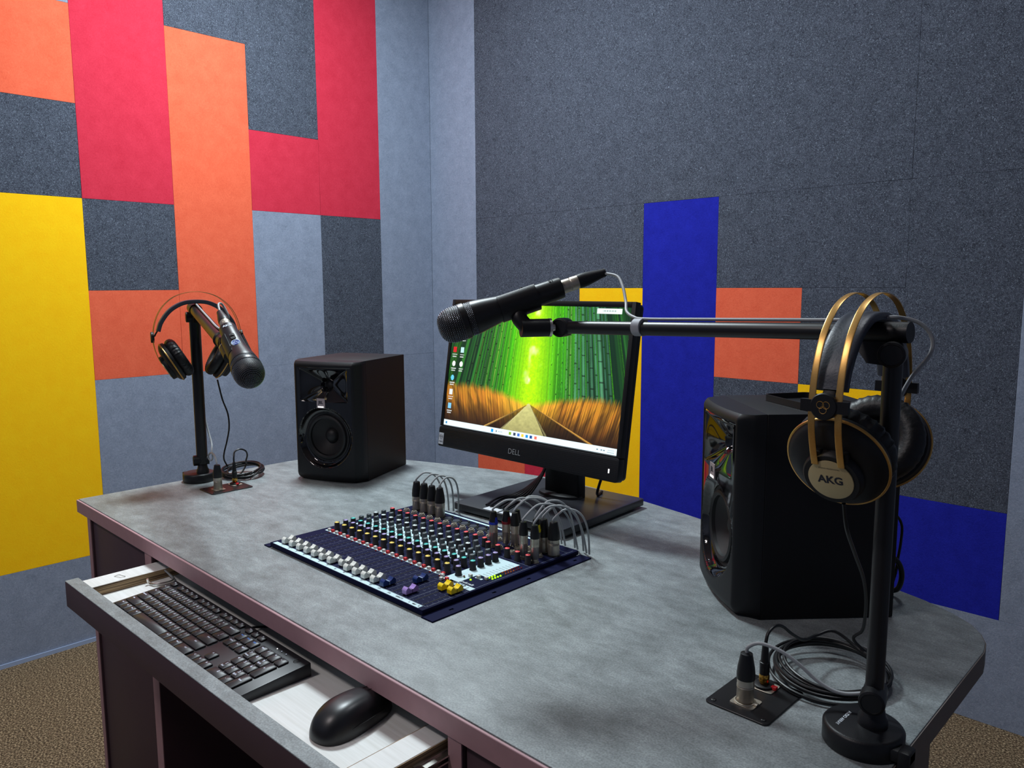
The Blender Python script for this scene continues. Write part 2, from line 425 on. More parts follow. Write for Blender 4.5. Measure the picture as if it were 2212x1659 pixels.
for p in PL: panel('L', *p)
x = [-2.872, -2.566, -2.271, -1.970, -1.670, -1.367, -1.066, -.760, -.468]
PRr = [
    (x[0], x[1], 0, CEIL, 'f_grey', 'tall grey felt panel right of the room corner'),
    (x[1], -.76, Zs[5], CEIL, 'f_char', 'huge charcoal felt panel filling the top of the back wall'),
    (-.76, X1, Zs[5], CEIL, 'f_char', 'charcoal felt panel at the top right edge of the picture'),
    (x[1], x[3], Zs[2], Zs[5], 'f_char', 'charcoal felt panel behind the top left corner of the monitor'),
    (x[3], x[4], Zs[4], Zs[5], 'f_char', 'charcoal felt square above the yellow panel, left of the blue column'),
    (x[3], x[4], Zs[1], Zs[4], 'f_yellow', 'yellow felt panel behind the right edge of the monitor'),
    (x[1], x[2], Zs[1], Zs[2], 'f_orange', 'orange felt square visible beneath the monitor'),
    (x[2], x[3], Zs[1], Zs[2], 'f_red', 'red felt square visible beneath the monitor'),
    (x[4], x[5], Zs[1], Zs[5], 'f_blue', 'tall blue felt column right of the monitor'),
    (x[5], x[7], Zs[4], Zs[5], 'f_char', 'charcoal felt panel above the orange square, right of the blue column'),
    (x[5], x[6], Zs[3], Zs[4], 'f_orange', 'orange felt square above the right loudspeaker'),
    (x[6], x[7], Zs[3], Zs[4], 'f_char', 'charcoal felt square directly behind the right headphone band'),
    (x[6], x[7], Zs[2], Zs[3], 'f_yellow', 'yellow felt square showing behind the right headphones'),
    (x[5], x[6], Zs[1], Zs[3], 'f_char', 'charcoal felt panel hidden mostly by the right loudspeaker'),
    (x[6], x[7], Zs[1], Zs[2], 'f_grey', 'grey felt square hidden by the right loudspeaker'),
    (x[7], x[8], Zs[2], Zs[5], 'f_char', 'charcoal felt panel right of the right microphone stand'),
    (x[7], x[8], Zs[1], Zs[2], 'f_blue', 'blue felt square low on the right, behind the desk corner'),
    (x[8], X1, Zs[1], Zs[5], 'f_grey', 'light grey felt panel at the right edge of the picture'),
    (x[1], X1, 0, Zs[1], 'f_grey', 'long low grey felt panel above the carpet on the back wall'),
]
for p in PRr: panel('R', *p)

for i, (p, s, e, c) in enumerate(LAMPS):
    t = thing('ceiling_lamp_or_fill', ['square ceiling lamp above the left loudspeaker', 'added square fill lamp in front of the desk', 'added square fill lamp brightening the back wall, above the right of the desk'][i], 'ceiling lamp', (p[0], p[1], CEIL))
    f = MB(); h = s / 2 + .02
    f.box(-h, h, -h, -s / 2, -.022, 0).box(-h, h, s / 2, h, -.022, 0).box(-h, -s / 2, -s / 2, s / 2, -.022, 0).box(s / 2, h, -s / 2, s / 2, -.022, 0)
    f.build('lamp_frame', MT['lamp_frame'], t, bevel=.002)
    MB().box(-s / 2, s / 2, -s / 2, s / 2, -.010, -.004).build('diffuser', MT['lamp_on'], t)

# ------------------------------------------------------------------ desk
ZT = .75; TH = .030
DX0, DX1, DYF = -1.937, -.235, .546
desk = thing('desk', 'wide studio desk with grey concrete look top and mauve edge', 'desk', (0, 0, 0))
back = [(DX1, 1.135), (-.240, 1.165), (-.252, 1.192), (-.272, 1.220), (-.299, 1.241), (-.345, 1.265), (-.397, 1.283), (-.50, 1.316), (-.604, 1.346), (-.735, 1.382), (-.87, 1.411), (-.968, 1.429), (-1.08, 1.445), (-1.20, 1.449), (-1.302, 1.445),
        (-1.402, 1.425), (-1.508, 1.393), (-1.61, 1.362), (-1.731, 1.318), (-1.83, 1.265), (-1.885, 1.222), (-1.915, 1.18), (-1.932, 1.135), (DX0, 1.085)]
top = [(DX0, DYF + .004), (DX1, DYF + .004)] + back
MB().prism(top, ZT - TH, ZT).build('tabletop', MT['stone'], desk, bevel=.0015, bseg=2)
# mauve banding glued to the front edge, slate banding around the sides
MB().box(DX0, DX1, DYF - .001, DYF + .0035, ZT - TH, ZT - .0012).build('edge_banding', MT['mauve'], desk, bevel=.0008, bseg=1)
side = MB(); ring = [(DX1, DYF + .004)] + back + [(DX0, DYF + .004)]
for a, b in zip(ring[:-1], ring[1:]):
    a = Vector(a); b = Vector(b); n = Vector((b.y - a.y, a.x - b.x)).normalized() * .0012
    side.add([(a.x, a.y, ZT - TH), (b.x, b.y, ZT - TH), (b.x, b.y, ZT - .0015), (a.x, a.y, ZT - .0015), (a.x + n.x, a.y + n.y, ZT - TH), (b.x + n.x, b.y + n.y, ZT - TH), (b.x + n.x, b.y + n.y, ZT - .0015), (a.x + n.x, a.y + n.y, ZT - .0015)],
             [(4, 5, 6, 7), (7, 6, 2, 3), (5, 4, 0, 1)])
side.build('side_banding', MT['slate'], desk, smooth=True)
ZB = ZT - TH
def board(name, x0, x1, y0, y1, z0, z1, m='plum', edge=True):
    o = MB().box(x0, x1, y0, y1, z0, z1).build(name, MT[m], desk, bevel=.0008, bseg=1)
    if edge: MB().box(x0, x1, y0 - .0015, y0, z0, z1).build('edge_strip', MT['mauve'], o)
    return o
board('side_panel', -1.877, -1.859, .549, 1.10, 0, ZB)
board('side_panel', -.313, -.295, .549, 1.15, 0, ZB, 'slate')
board('divider_panel', -1.543, -1.512, .549, 1.02, 0, ZB)
board('divider_panel', -.640, -.617, .549, 1.02, 0, ZB)
board('back_panel', -1.859, -.313, 1.00, 1.018, 0.05, ZB, edge=False)
MB().box(-1.856, -1.546, .553, .571, .06, ZB - .003).build('cabinet_door', MT['plum'], desk, bevel=.001)
MB().box(-.614, -.316, .553, .571, .06, ZB - .003).build('cabinet_door', MT['plum'], desk, bevel=.001)
MB().box(-1.859, -.313, .60, .70, 0.0, .05).build('plinth', MT['plum'], desk)

# drawer pulled out a little skew; local frame at its left front corner, x along the front
DR = TR((-1.516, .398, 0)) @ RZ(.017)
tray = MB().box(.008, .862, .022, .44, .676, .688, DR)
dr = tray.build('drawer', MT['white_ply'], desk, bevel=.0006, bseg=1)
ff = MB(); ff.cur = 0; ff.box(0, .888, 0, .0225, .662, .7085, DR); fo = ff.build('drawer_front', MT['plum'], dr, bevel=.001)
MB().box(0, .888, 0, .0225, .7085, .710, DR).build('drawer_front_top', MT['stone'], dr, bevel=.0007, bseg=1)
for (a, b) in ((.012, .060), (.828, .866)):
    sb = MB().box(a, b, .0228, .44, .6885, .7060, DR).build('drawer_side_board', MT['white_ply'], dr, bevel=.0006, bseg=1)
for (xa, za) in ((.0602, .6886), (.8268, .6886), (.8662, .6766), (.0108, .6766)):
    MB().box(xa, xa + .001, .023, .44, za, .7054, DR).build('plywood_edge', MT['ply'], dr)
for xs in (-.011, .8675):
    MB().box(xs, xs + .004, .09, .40, .684, .697, DR).box(xs + .004, xs + .0125, .10, .40, .686, .688, DR).box(xs + .004, xs + .0125, .10, .40, .693, .695, DR).build('slide_rail', MT['steel'], dr)
MB().tube([DR @ Vector(p) for p in ((.034, .072, .7064), (.040, .078, .7095), (.047, .080, .7095), (.049, .086, .7066))], .0008, n=6).build('nail', MT['steel'], dr)
MB().tube([DR @ Vector(p) for p in ((.074, .115, .7), (.074, .118, .692), (.092, .125, .692), (.092, .155, .692), (.064, .152, .704))], .0022, n=8).build('bracket', MT['steel'], dr)

# ------------------------------------------------------------------ loudspeakers
def make_speaker(label, loc, rotz):
    """two-way monitor; front faces local -y, origin at the bottom middle"""
    t = thing('studio_monitor_speaker', label, 'loudspeaker', loc, rotz, 'pair of black studio loudspeakers')
    Wd, D, H = .196, .243, .303
    # cabinet: rear box, slightly narrower front section meets the baffle
    MB().prism(rrect(Wd, D - .046, .0015, 2, 0, .023), 0.001, H).build('cabinet', MT['black_satin'], t, bevel=.0015)
    nx, nz = 98, 150
    wz, hz, hh = .112, .2425, .041
    def outl(x, z):            # distance outside the inner gloss insert (metres)
        q = .079
        if z > wz: dx = abs(x) - q; dz = z - .288; return max(dx, dz)
        return math.hypot(x, z - wz) - q
    vs_ = []; fs_ = []; mi = []
    y0 = -D / 2
    for j in range(nz + 1):
        z = .0015 + (H - .003) * j / nz
        # rounded outline of the baffle: lower corners cut round
        for i in range(nx + 1):
            u = -1 + 2 * i / nx
            half = Wd / 2 - .0005
            if z < .03: half -= .026 * (1 - z / .03) ** 2
            if z > H - .008: half -= .006 * ((z - H + .008) / .008) ** 2
            x_ = u * half
            d = .011 * (x_ / (Wd / 2)) ** 2                       # the baffle bulges forward
            ex = (abs(x_) - .082) / .016
            if ex > 0: d += .022 * ex ** 1.6                      # chamfered flanks
            if z < .02: d += .012 * (1 - z / .02) ** 2
            if z > H - .012: d += .008 * ((z - H + .012) / .012) ** 2
            o = outl(x_, z)
            if o < 0: d += .0016 * min(1, -o / .0012)
            if -.0012 < o < .0: pass
            m = max(abs(x_) / .069, abs(z - hz) / hh)
            if m < 1:
                k = 1 - m; d += .030 * (k ** .75) * (1 - .25 * abs(math.cos(3 * math.atan2(z - hz, x_ + 1e-6))) * m)
                rr = math.hypot(x_, z - hz)
                if rr < .017: d += .012 * math.sqrt(1 - (rr / .017) ** 2)
            rw = math.hypot(x_, z - wz)
            if rw < .076:
                s = (.076 - rw) / .012
                d += .014 * (1 - (1 - min(1, s)) ** 2)
                if rw < .062: d += .035
            vs_.append((x_, y0 + d, z))
    for j in range(nz):
        for i in range(nx):
            a = j * (nx + 1) + i; fs_.append((a, a + 1, a + nx + 2, a + nx + 1))
            x_, _, z = vs_[a]; mi.append(1 if outl(x_, z) < -.0006 else 0)
    # skirt back to the cabinet
    ring = [i for i in range(nx + 1)] + [(j) * (nx + 1) + nx for j in range(1, nz + 1)] + [nz * (nx + 1) + i for i in range(nx - 1, -1, -1)] + [j * (nx + 1) for j in range(nz - 1, 0, -1)]
    n0 = len(vs_)
    for k in ring:
        p = vs_[k]
        hw_ = Wd / 2 - .0005
        if p[2] < .03: hw_ -= .026 * (1 - p[2] / .03) ** 2
        if p[2] > H - .008: hw_ -= .006 * ((p[2] - H + .008) / .008) ** 2
        vs_.append((max(-1, min(1, p[0] / hw_)) * Wd / 2, y0 + .046, .001 if p[2] < .002 else H if p[2] > H - .002 else p[2]))
    for k in range(len(ring)):
        a, b = ring[k], ring[(k + 1) % len(ring)]
        fs_.append((b, a, n0 + k, n0 + (k + 1) % len(ring))); mi.append(0)
    mb = MB(); mb.v = [Vector(p) for p in vs_]; mb.f = [list(f) for f in fs_]; mb.mi = mi
    mb.build('baffle', [MT['black_soft'], MT['black_gloss']], t, smooth=True)
    A = TR((0, y0 + .018, wz)) @ RX(PI / 2)                     # lathe z axis points out of the baffle
    MB().lathe([(.0635, -.012), (.0638, -.002), (.0625, .0), (.060, .0005), (.057, -.001)], A, 56, caps=False).lathe([(.057, -.001), (.055, .004), (.051, .0055), (.047, .003), (.046, -.002)], A, 56, caps=False).build('woofer_surround', MT['rubber'], t, smooth=True)
    w = MB().lathe([(.0465, -.002), (.040, -.008), (.030, -.015), (.020, -.021), (.017, -.023)], A, 56, caps=False).build('woofer_cone', MT['cone'], t, smooth=True)
    MB().lathe([(.0185, -.023), (.016, -.016), (.011, -.0115), (.005, -.0095), (.0002, -.009)], A, 40, caps=False).build('dust_cap', MT['rubber'], w, smooth=True)
    B = TR((0, y0 + .040, hz)) @ RX(PI / 2)
    MB().lathe([(.015, .0), (.012, .003), (.007, .006), (.0002, .007)], B, 32, caps=False).build('tweeter_dome', MT['black_soft'], t, smooth=True)
    bd = MB().prism(rrect(.0235, .024, .001, 2), 0, .0014, TR((-.004, y0 + .0018, .199)) @ RX(PI / 2)).build('badge', MT['badge'], t, bevel=.0003, bseg=1)
    tx = MB(); text_into(tx, 'JBL', .0105, TR((-.004, y0 + .0002, .201)) @ RX(PI / 2), bold=.0003); tx.build('badge_lettering', MT['dkink'], bd)
    MB().box(-.012, .004, y0 - .0001, y0 + .0006, .1885, .1915).build('badge_light', MT['badge_led'], bd)
    p = MB().cyl((.05, D / 2, .06), (.05, D / 2 + .004, .06), .012).build('port_socket', MT['black_soft'], t)
    for sx in (-1, 1):
        for sy in (-1, 1): MB().cyl((sx * .075, .02 + sy * .075, 0), (sx * .075, .02 + sy * .075, .002), .008, n=12).build('rubber_foot', MT['rubber'], t)
    return t
make_speaker('black loudspeaker at the back left of the desk, angled towards the mixer', (-1.7035, 1.1375, ZT), math.radians(23.5))
make_speaker('black loudspeaker on the right of the desk with a phone case on top', (-.5135, 1.143, ZT), math.radians(-43.5))

# ------------------------------------------------------------------ phone case on the right loudspeaker
t = thing('phone_case', 'empty black phone case lying on the right loudspeaker', 'phone case', (-.476, 1.138, ZT + .303), math.atan2(-.535, .845))
o_ = rrect(.156, .080, .010, 4); i_ = rrect(.152, .076, .008, 4)
n = len(o_); mb = MB()
vsx = [(p[0], p[1], .0005) for p in o_] + [(p[0], p[1], .0105) for p in o_] + [(p[0], p[1], .0105) for p in i_] + [(p[0], p[1], .002) for p in i_]
mb.add(vsx, [list(range(n))[::-1]] + [(a * n + k, a * n + (k + 1) % n, (a + 1) * n + (k + 1) % n, (a + 1) * n + k) for a in range(3) for k in range(n)] + [[3 * n + k for k in range(n)]])
mb.build('case_shell', MT['black_plastic'], t, smooth=True)
mb = MB()
for k, (cx_, cy_) in enumerate(((.055, .022), (.055, .0), (.040, .012))):
    mb.torus(.007, .0012, TR((cx_, cy_, .0028)), 24, 6)
mb.build('camera_ring', MT['black_soft'], t, smooth=True)

# ------------------------------------------------------------------ all-in-one monitor
MC = TR((-1.116, 1.165, .863)) @ RX(-.153)          # local x right, z up the panel, -y to the viewer
mon = thing('monitor', 'black all-in-one computer monitor showing a bamboo forest desktop', 'monitor', M=TR((-1.085, 1.235, ZT)))
MI = mon.matrix_world.inverted() @ MC
Wm, Hm = .520, .344
def P2(m2): return MI @ m2
fr = MB()
x0, x1, z0, z1 = -.2505, .2505, .0575, .3330
fr.box(-Wm / 2, x0, -.004, .012, .047, Hm, MI).box(x1, Wm / 2, -.004, .012, .047, Hm, MI).box(x0, x1, -.004, .012, z1, Hm, MI).box(x0, x1, -.004, .012, .0475, z0 - .008, MI)
fr.build('bezel', MT['black_soft'], mon, bevel=.0012)
ch = MB().prism([(p[0], p[1]) for p in rrect(Wm, .047, .006, 3, 0, .0232)], -.012, .0055, MI @ RX(PI / 2)).build('speaker_chin', MT['black_plastic'], mon, bevel=.001)
gl = MB()
for k in range(11): gl.box(-Wm / 2 + .004, Wm / 2 - .004, -.0060, -.0054, .0045 + k * .0036, .0056 + k * .0036, MI)
gl.build('grille_rib', MT['black_soft'], ch); bpy.data.objects['grille_rib']['kind'] = 'stuff'
tx = MB(); text_into(tx, 'DELL', .0165, MI @ TR((-.012, -.0064, .0195)) @ RX(PI / 2), bold=-.0001); tx.build('brand_lettering', MT['cable_grey'], ch)
MB().box(.2375, .2400, -.0068, -.0058, .016, .024, MI).build('power_light', MT['badge_led'], ch)
stk = MB().box(-.2575, -.241, -.0064, -.0056, .0045, .031, MI).build('processor_sticker', MT['sticker'], ch)
tx = MB(); text_into(tx, 'intel', .0052, MI @ TR((-.2492, -.0066, .0225)) @ RX(PI / 2)); text_into(tx, 'CORE i5', .0040, MI @ TR((-.2492, -.0066, .0105)) @ RX(PI / 2), bold=.0001)
tx.torus(.0062, .0003, MI @ TR((-.2492, -.0066, .0225)) @ RX(PI / 2) @ Matrix.Diagonal((1, .62, 1, 1)), 28, 5); tx.build('sticker_print', MT['dkink'], stk)
bk = MB().prism(rrect(Wm - .004, Hm - .004, .008, 3, 0, Hm / 2), -.026, -.0118, MI @ RX(PI / 2))
bk.prism(rrect(.36, .25, .03, 4, .03, Hm / 2 - .01), -.046, -.026, MI @ RX(PI / 2)); bk.build('back_cover', MT['black_soft'], mon, bevel=.002)
MB().box(x0 - .001, x1 + .001, -.0012, .0, z0 - .008, z1 + .001, MI).build('glass_border', MT['black_gloss'], mon)

# the picture on the display: colours set per vertex, given off as light
def screen_picture(nu, nv):
    rng = np.random.default_rng(3)
    u, v = np.meshgrid(np.linspace(0, 1, nu), np.linspace(0, 1, nv))
    cx_, hz = .522, .264
    def n1(x, seed, k=4):
        r = np.random.default_rng(seed); out = np.zeros_like(x)
        for i in range(k):
            f = 2 ** i; tab = r.random(4096); xx = x * f + 100; i0 = np.floor(xx).astype(int); fr_ = xx - i0; fr_ = fr_ * fr_ * (3 - 2 * fr_)
            out += (tab[i0 % 4096] * (1 - fr_) + tab[(i0 + 1) % 4096] * fr_) / f
        return out / 1.9
    def n2(x, y_, seed, k=3):
        r = np.random.default_rng(seed); out = np.zeros_like(x); tab = r.random((256, 256))
        for i in range(k):
            f = 2 ** i; xx, yy = x * f + 31, y_ * f + 57
            i0, j0 = np.floor(xx).astype(int), np.floor(yy).astype(int); a, b = xx - i0, yy - j0; a = a * a * (3 - 2 * a); b = b * b * (3 - 2 * b)
            g = lambda i_, j_: tab[i_ % 256, j_ % 256]
            out += ((g(i0, j0) * (1 - a) + g(i0 + 1, j0) * a) * (1 - b) + (g(i0, j0 + 1) * (1 - a) + g(i0 + 1, j0 + 1) * a) * b) / f
        return out / 1.75
    d = u - cx_
    s = d / (1 - .30 * (v - hz))                     # trunks lean towards the middle at the top
    a = np.abs(s)
    img = np.zeros((nv, nu, 3))
    stripe = n1(s * 190 / (0.35 + a * 1.3) * .6, 5, 3); fine = n1(s * 520, 9, 2); leaf = n2(u * 130, v * 90, 4, 3)
    light = np.clip(1.25 - a * 3.4, 0, 1) * np.clip(.55 + .6 * (v - hz), 0, 1)
    trunk = np.clip((stripe - .42) * 5, 0, 1)
    dark = np.array([12, 50, 30.]); mid = np.array([46, 126, 48.]); bright = np.array([98, 240, 8.]); glow = np.array([205, 252, 0.])
    base = dark + (mid - dark) * trunk[..., None]
    gap = np.clip((fine - .48) * 5, 0, 1) * np.clip(n1(s * 46, 21, 2) * 2.2 - .5, 0, 1)
    base = base + (bright - base) * (gap * (.45 + .55 * leaf))[..., None]
    k = np.clip(light * 1.5, 0, 1)
    base = base * (1 - k[..., None] * .72) + bright * (k * .72)[..., None] * (.62 + .5 * fine)[..., None]
    g = np.clip(1.15 - a * 7.5 - .1 * (v - hz), 0, 1)
    base = base + (glow - base) * (g * (.55 + .45 * leaf))[..., None]
    w_ = np.clip(n2(u * 22, v * 9, 8, 3) * 2.6 - 1.5, 0, 1) * np.clip(1 - np.abs(d + .01 * np.sin(v * 30)) * 22, 0, 1) * (v > hz + .15)
    base = base + (np.array([245, 255, 235.]) - base) * np.clip(w_ * 2, 0, 1)[..., None]
    # thick stalks at the right with rings
    for (sx, w2, col) in ((.255, .012, (74, 140, 92)), (.300, .016, (66, 128, 88)), (.345, .015, (58, 112, 80)), (.395, .019, (80, 146, 104)), (.44, .014, (52, 104, 76)), (.225, .008, (90, 150, 60)), (-.26, .010, (60, 110, 50)), (-.31, .012, (46, 92, 48)), (-.36, .009, (70, 110, 44)), (-.40, .011, (40, 84, 44)), (.18, .006, (60, 150, 40)), (-.17, .006, (110, 170, 40)), (.275, .010, (64, 120, 84)), (.323, .009, (50, 104, 70)), (.370, .010, (70, 134, 96)), (.418, .010, (48, 100, 74)), (.205, .008, (80, 150, 70)), (.150, .005, (90, 190, 40)), (-.21, .007, (70, 130, 50)), (-.235, .005, (120, 170, 60)), (-.285, .006, (90, 140, 60)), (-.335, .006, (36, 80, 44)), (-.13, .004, (130, 210, 40)), (.115, .004, (110, 210, 40))):
        w2 = w2 * .62; e = np.abs(s - sx - .012 * (v - .5) * np.sign(sx)) / w2; m = e < 1
        c = np.array(col, float) * (1.15 - .75 * e[..., None] ** 2) * (.75 + .4 * n2(s * 30, v * 12, 41, 3))[..., None]
        rg = (np.abs(((v * 7 + sx * 13) % 1) - .5) < .035)[..., None]; c = np.where(rg, c * .55, c)
        base = np.where(m[..., None], c, base)
    img[:] = base
    # grass along the path
    sg = np.sign(d) + (d == 0)
    sl = d * 62 - (v - hz) * sg * 9                       # blades lean outwards
    bl = n1(sl * 5, 12, 2); bl2 = n1(sl * 1.1, 13, 3); bl3 = n2(u * 40 - v * 14 * sg, v * 8, 15, 3)
    topg = hz + .012 + np.clip(a * 3.2, .05, 1) * (.055 + .05 * bl2) + .05 * bl * np.clip(a * 6, .1, 1)
    al = np.clip((topg - v) / .055, 0, 1) ** .8
    tt = np.clip((v - .03) / .26, 0, 1)
    tone = np.clip(.04 + .95 * tt ** 1.25 * (.1 + 1.1 * bl) * (.25 + 1.2 * bl3) * 2.0, 0, 1)[..., None]
    gc = np.array([38, 20, 12.]) * (1 - tone) + np.array([232, 158, 44.]) * tone
    rd = np.clip(bl3 * 2 - .8, 0, 1)[..., None]; gc = gc * (1 - .35 * rd) + np.array([150, 62, 30.]) * .35 * rd * (tone + .3)
    gc = gc + (np.array([250, 225, 60.]) - gc) * np.clip((1 - a * 5.5) * .8 * tt, 0, 1)[..., None]
    al = np.clip(al * (1.35 - .6 * bl) , 0, 1)[..., None]
    img = img * (1 - al) + gc * al
    # path and bamboo rails
    pw = (hz - v) / hz
    left, right = cx_ - .006 - pw * .165, cx_ + .008 + pw * .115
    pm = (v < hz + .004) & (u > left) & (u < right)
    pc = np.array([204, 200, 128.]) + (np.array([150, 144, 92.]) - np.array([204, 200, 128.])) * np.clip(pw, 0, 1)[..., None]
    img = np.where(pm[..., None], pc * (.9 + .2 * n2(u * 60, v * 60, 33, 3))[..., None], img)
    for (ux, th, col) in ((-.31, .003, (205, 160, 80)), (-.185, .0025, (200, 190, 130)), (.135, .0025, (190, 180, 120)), (.42, .0035, (205, 150, 66))):
        l = np.abs(u - (cx_ + .004 + ux * pw)) < th * (.4 + 1.6 * pw) * (1 + abs(ux) * 3); l &= v < hz - .008
        img = np.where(l[..., None], np.array(col, float), img)
    dk = (v < hz) & (~pm) & (u > cx_ - .004 - pw * .30) & (u < cx_ + .008 + pw * .41)
    img = np.where(dk[..., None], img * .62, img)
    img *= (1 - .35 * np.clip(np.abs(d) * 2 - .35, 0, 1))[..., None]
    R_ = lambda ua, ub, va, vb: (u >= ua) & (u <= ub) & (v >= va) & (v <= vb)
    def put(m, c): img[m] = c
    # desktop icons in two columns, their captions, window label, taskbar
    cols = [[(240, 214, 110), (200, 30, 36), (225, 228, 228), (96, 196, 226), (214, 222, 228), (120, 190, 225)], [(240, 214, 110), (180, 222, 226), (235, 238, 238)]]
    for ci, (uc, cl) in enumerate(((.028, cols[0]), (.078, cols[1]))):
        for ri, c in enumerate(cl):
            vc = .745 - ri * .116
            m = R_(uc - .011, uc + .011, vc - .022, vc + .022)
            if c[0] > 210 and c[1] > 225 or ri == 3: m &= (((u - uc) / .011) ** 2 + ((v - vc) / .022) ** 2 < 1)
            put(m, c)
            for ln in range(1 + (ri > 0)):
                tm = R_(uc - .016 + .003 * ln, uc + .016 - .003 * ln, vc - .044 - ln * .017, vc - .036 - ln * .017) & (np.sin(u * 2600) > -.3)
                put(tm, (230, 235, 235))
    for uc in (.028, .078):
        put(R_(uc - .010, uc + .010, .855, .89), (200, 205, 225) if uc < .05 else (90, 60, 190)); put(R_(uc - .016, uc + .016, .825, .833) & (np.sin(u * 2600) > -.3), (230, 235, 235))
    put(R_(.835, .955, .955, .99), (226, 240, 236)); put(R_(.862, .93, .968, .978) & (np.sin(u * 1500) > 0), (120, 135, 135))
    put(v < .050, (222, 240, 246)); put(v < .003, (60, 70, 76))
    put(R_(.012, .022, .014, .036), (60, 130, 180)); put(R_(.315, .330, .012, .038), (20, 150, 225)); put(R_(.345, .352, .018, .032), (90, 105, 120)); put(R_(.358, .385, .021, .029) & (np.sin(u * 1800) > 0), (150, 160, 170))
    for uu, c in ((.432, (130, 170, 40)), (.458, (60, 70, 90)), (.482, (60, 110, 200)), (.506, (245, 200, 60)), (.530, (20, 140, 210)), (.554, (20, 70, 140)), (.580, (230, 110, 90))): put(R_(uu - .007, uu + .007, .014, .038), c)
    for uu in (.905, .925, .938): put(R_(uu - .004, uu + .004, .02, .03), (110, 125, 135))
    put(R_(.955, .985, .028, .036) & (np.sin(u * 2000) > 0), (120, 130, 140)); put(R_(.95, .985, .012, .020) & (np.sin(u * 2000) > 0), (120, 130, 140))
    return np.clip(img, 0, 255) / 255.0
nu, nv = 640, 360
img = screen_picture(nu, nv)
lin = np.where(img <= .04045, img / 12.92, ((img + .055) / 1.055) ** 2.4)
me = bpy.data.meshes.new('display')
gx, gz = np.meshgrid(np.linspace(x0, x1, nu), np.linspace(.0495, z1, nv))
co = np.stack([gx.ravel(), np.full(gx.size, -.0016), gz.ravel()], 1)
idx = np.arange(nu * nv).reshape(nv, nu)
q = np.stack([idx[:-1, :-1], idx[:-1, 1:], idx[1:, 1:], idx[1:, :-1]], -1).reshape(-1, 4)
mm = np.array(MI); co = co @ mm[:3, :3].T + mm[:3, 3]
me.vertices.add(len(co)); me.vertices.foreach_set('co', co.ravel()); me.loops.add(q.size); me.loops.foreach_set('vertex_index', q.ravel().astype(np.int32))
me.polygons.add(len(q)); me.polygons.foreach_set('loop_start', np.arange(0, q.size, 4, dtype=np.int32)); me.polygons.foreach_set('loop_total', np.full(len(q), 4, dtype=np.int32))
me.update(calc_edges=True)
ca = me.color_attributes.new('picture', 'FLOAT_COLOR', 'POINT')
ca.data.foreach_set('color', np.concatenate([lin.reshape(-1, 3), np.ones((nu * nv, 1))], 1).ravel())
dm = bpy.data.materials.new('lit_display'); dm.use_nodes = True; nt = dm.node_tree; b = nt.nodes['Principled BSDF']
at_ = nt.nodes.new('ShaderNodeAttribute'); at_.attribute_name = 'picture'
b.inputs['Base Color'].default_value = (.01, .01, .01, 1); b.inputs['Roughness'].default_value = .35
nt.links.new(at_.outputs['Color'], b.inputs['Emission Color']); b.inputs['Emission Strength'].default_value = 1.25
me.materials.append(dm); do = bpy.data.objects.new('display', me); C.objects.link(do); do.parent = mon
# stand
BS = TR((-.007, -.000, 0)) @ RZ(math.radians(3.0))
bp_ = [(-.149, -.143), (.146, -.143), (.150, .146), (-.150, .146)]
MB().prism(rrect(.300, .292, .006, 3), .0055, .0205, BS).build('stand_base', MT['base_top'], mon, bevel=.0015)
MB().prism(rrect(.270, .262, .006, 3), .0, .0055, BS).build('base_underside', MT['rubber'], mon)
MB().prism(rrect(.095, .030, .006, 3, 0, .055), .0205, .24, BS).build('stand_neck', MT['black_plastic'], mon, bevel=.001)
MB().lathe([(.058, .0205), (.056, .026), (.05, .028)], BS @ TR((-.008, .050, 0)) @ Matrix.Diagonal((1, .55, 1, 1)), 40).build('neck_collar', MT['black_soft'], mon, smooth=True)
lb = MB()
for (ax, ay) in ((-.062, -.143), (-.012, -.141)):
    lb.box(ax, ax + .036, ay + .001, ay + .016, .0206, .0210, BS)
lb.v[:0] = []; 
MB().box(-.066, -.026, -.142, -.122, .0206, .0210, BS).build('paper_label', MT['sticker'], mon); MB().box(-.020, .018, -.1425, -.128, .0206, .0210, BS).build('paper_label', MT['sticker'], mon)

# black lead bundle tied behind the neck
t = thing('cable_bundle', 'bundle of black computer leads tied beside the monitor neck', 'cable', (-1.14, 1.25, .78))
for k in range(6):
    f = (k - 2.5) / 5
    pts = [(-1.128 + .012 * f, 1.292, .93), (-1.133 + .006 * f, 1.274, .87), (-1.132 + .006 * f, 1.262, .826 + .006 * f), (-1.142 + .022 * f, 1.235 + .01 * f, .795 + .01 * f), (-1.150 + .035 * f, 1.205 + .012 * f, .777), (-1.150 + .05 * f, 1.165 + .02 * f, .7745), (-1.13 + .05 * f, 1.11 + .01 * f, .7745)]
    MB().tube([Vector(p) - Vector((-1.14, 1.25, .78)) for p in pts], .0024, 8).build('lead', MT['cable_black'], t, smooth=True)
MB().torus(.0125, .0016, TR(Vector((-1.133, 1.268, .845)) - Vector((-1.14, 1.25, .78))) @ RX(.5), 24, 6).build('tie', MT['velcro'], t, smooth=True)
t = MB().tube([(-1.00, 1.335, .93), (-1.012, 1.332, .85), (-1.0276, 1.328, .80), (-1.035, 1.33, .7755), (-1.045, 1.36, .7735)], .0032, 8).build('power_lead', MT['cable_black'], loc=(-1.02, 1.33, .8), smooth=True)
tag(t, 'single black lead hanging behind the right side of the monitor neck', 'cable')

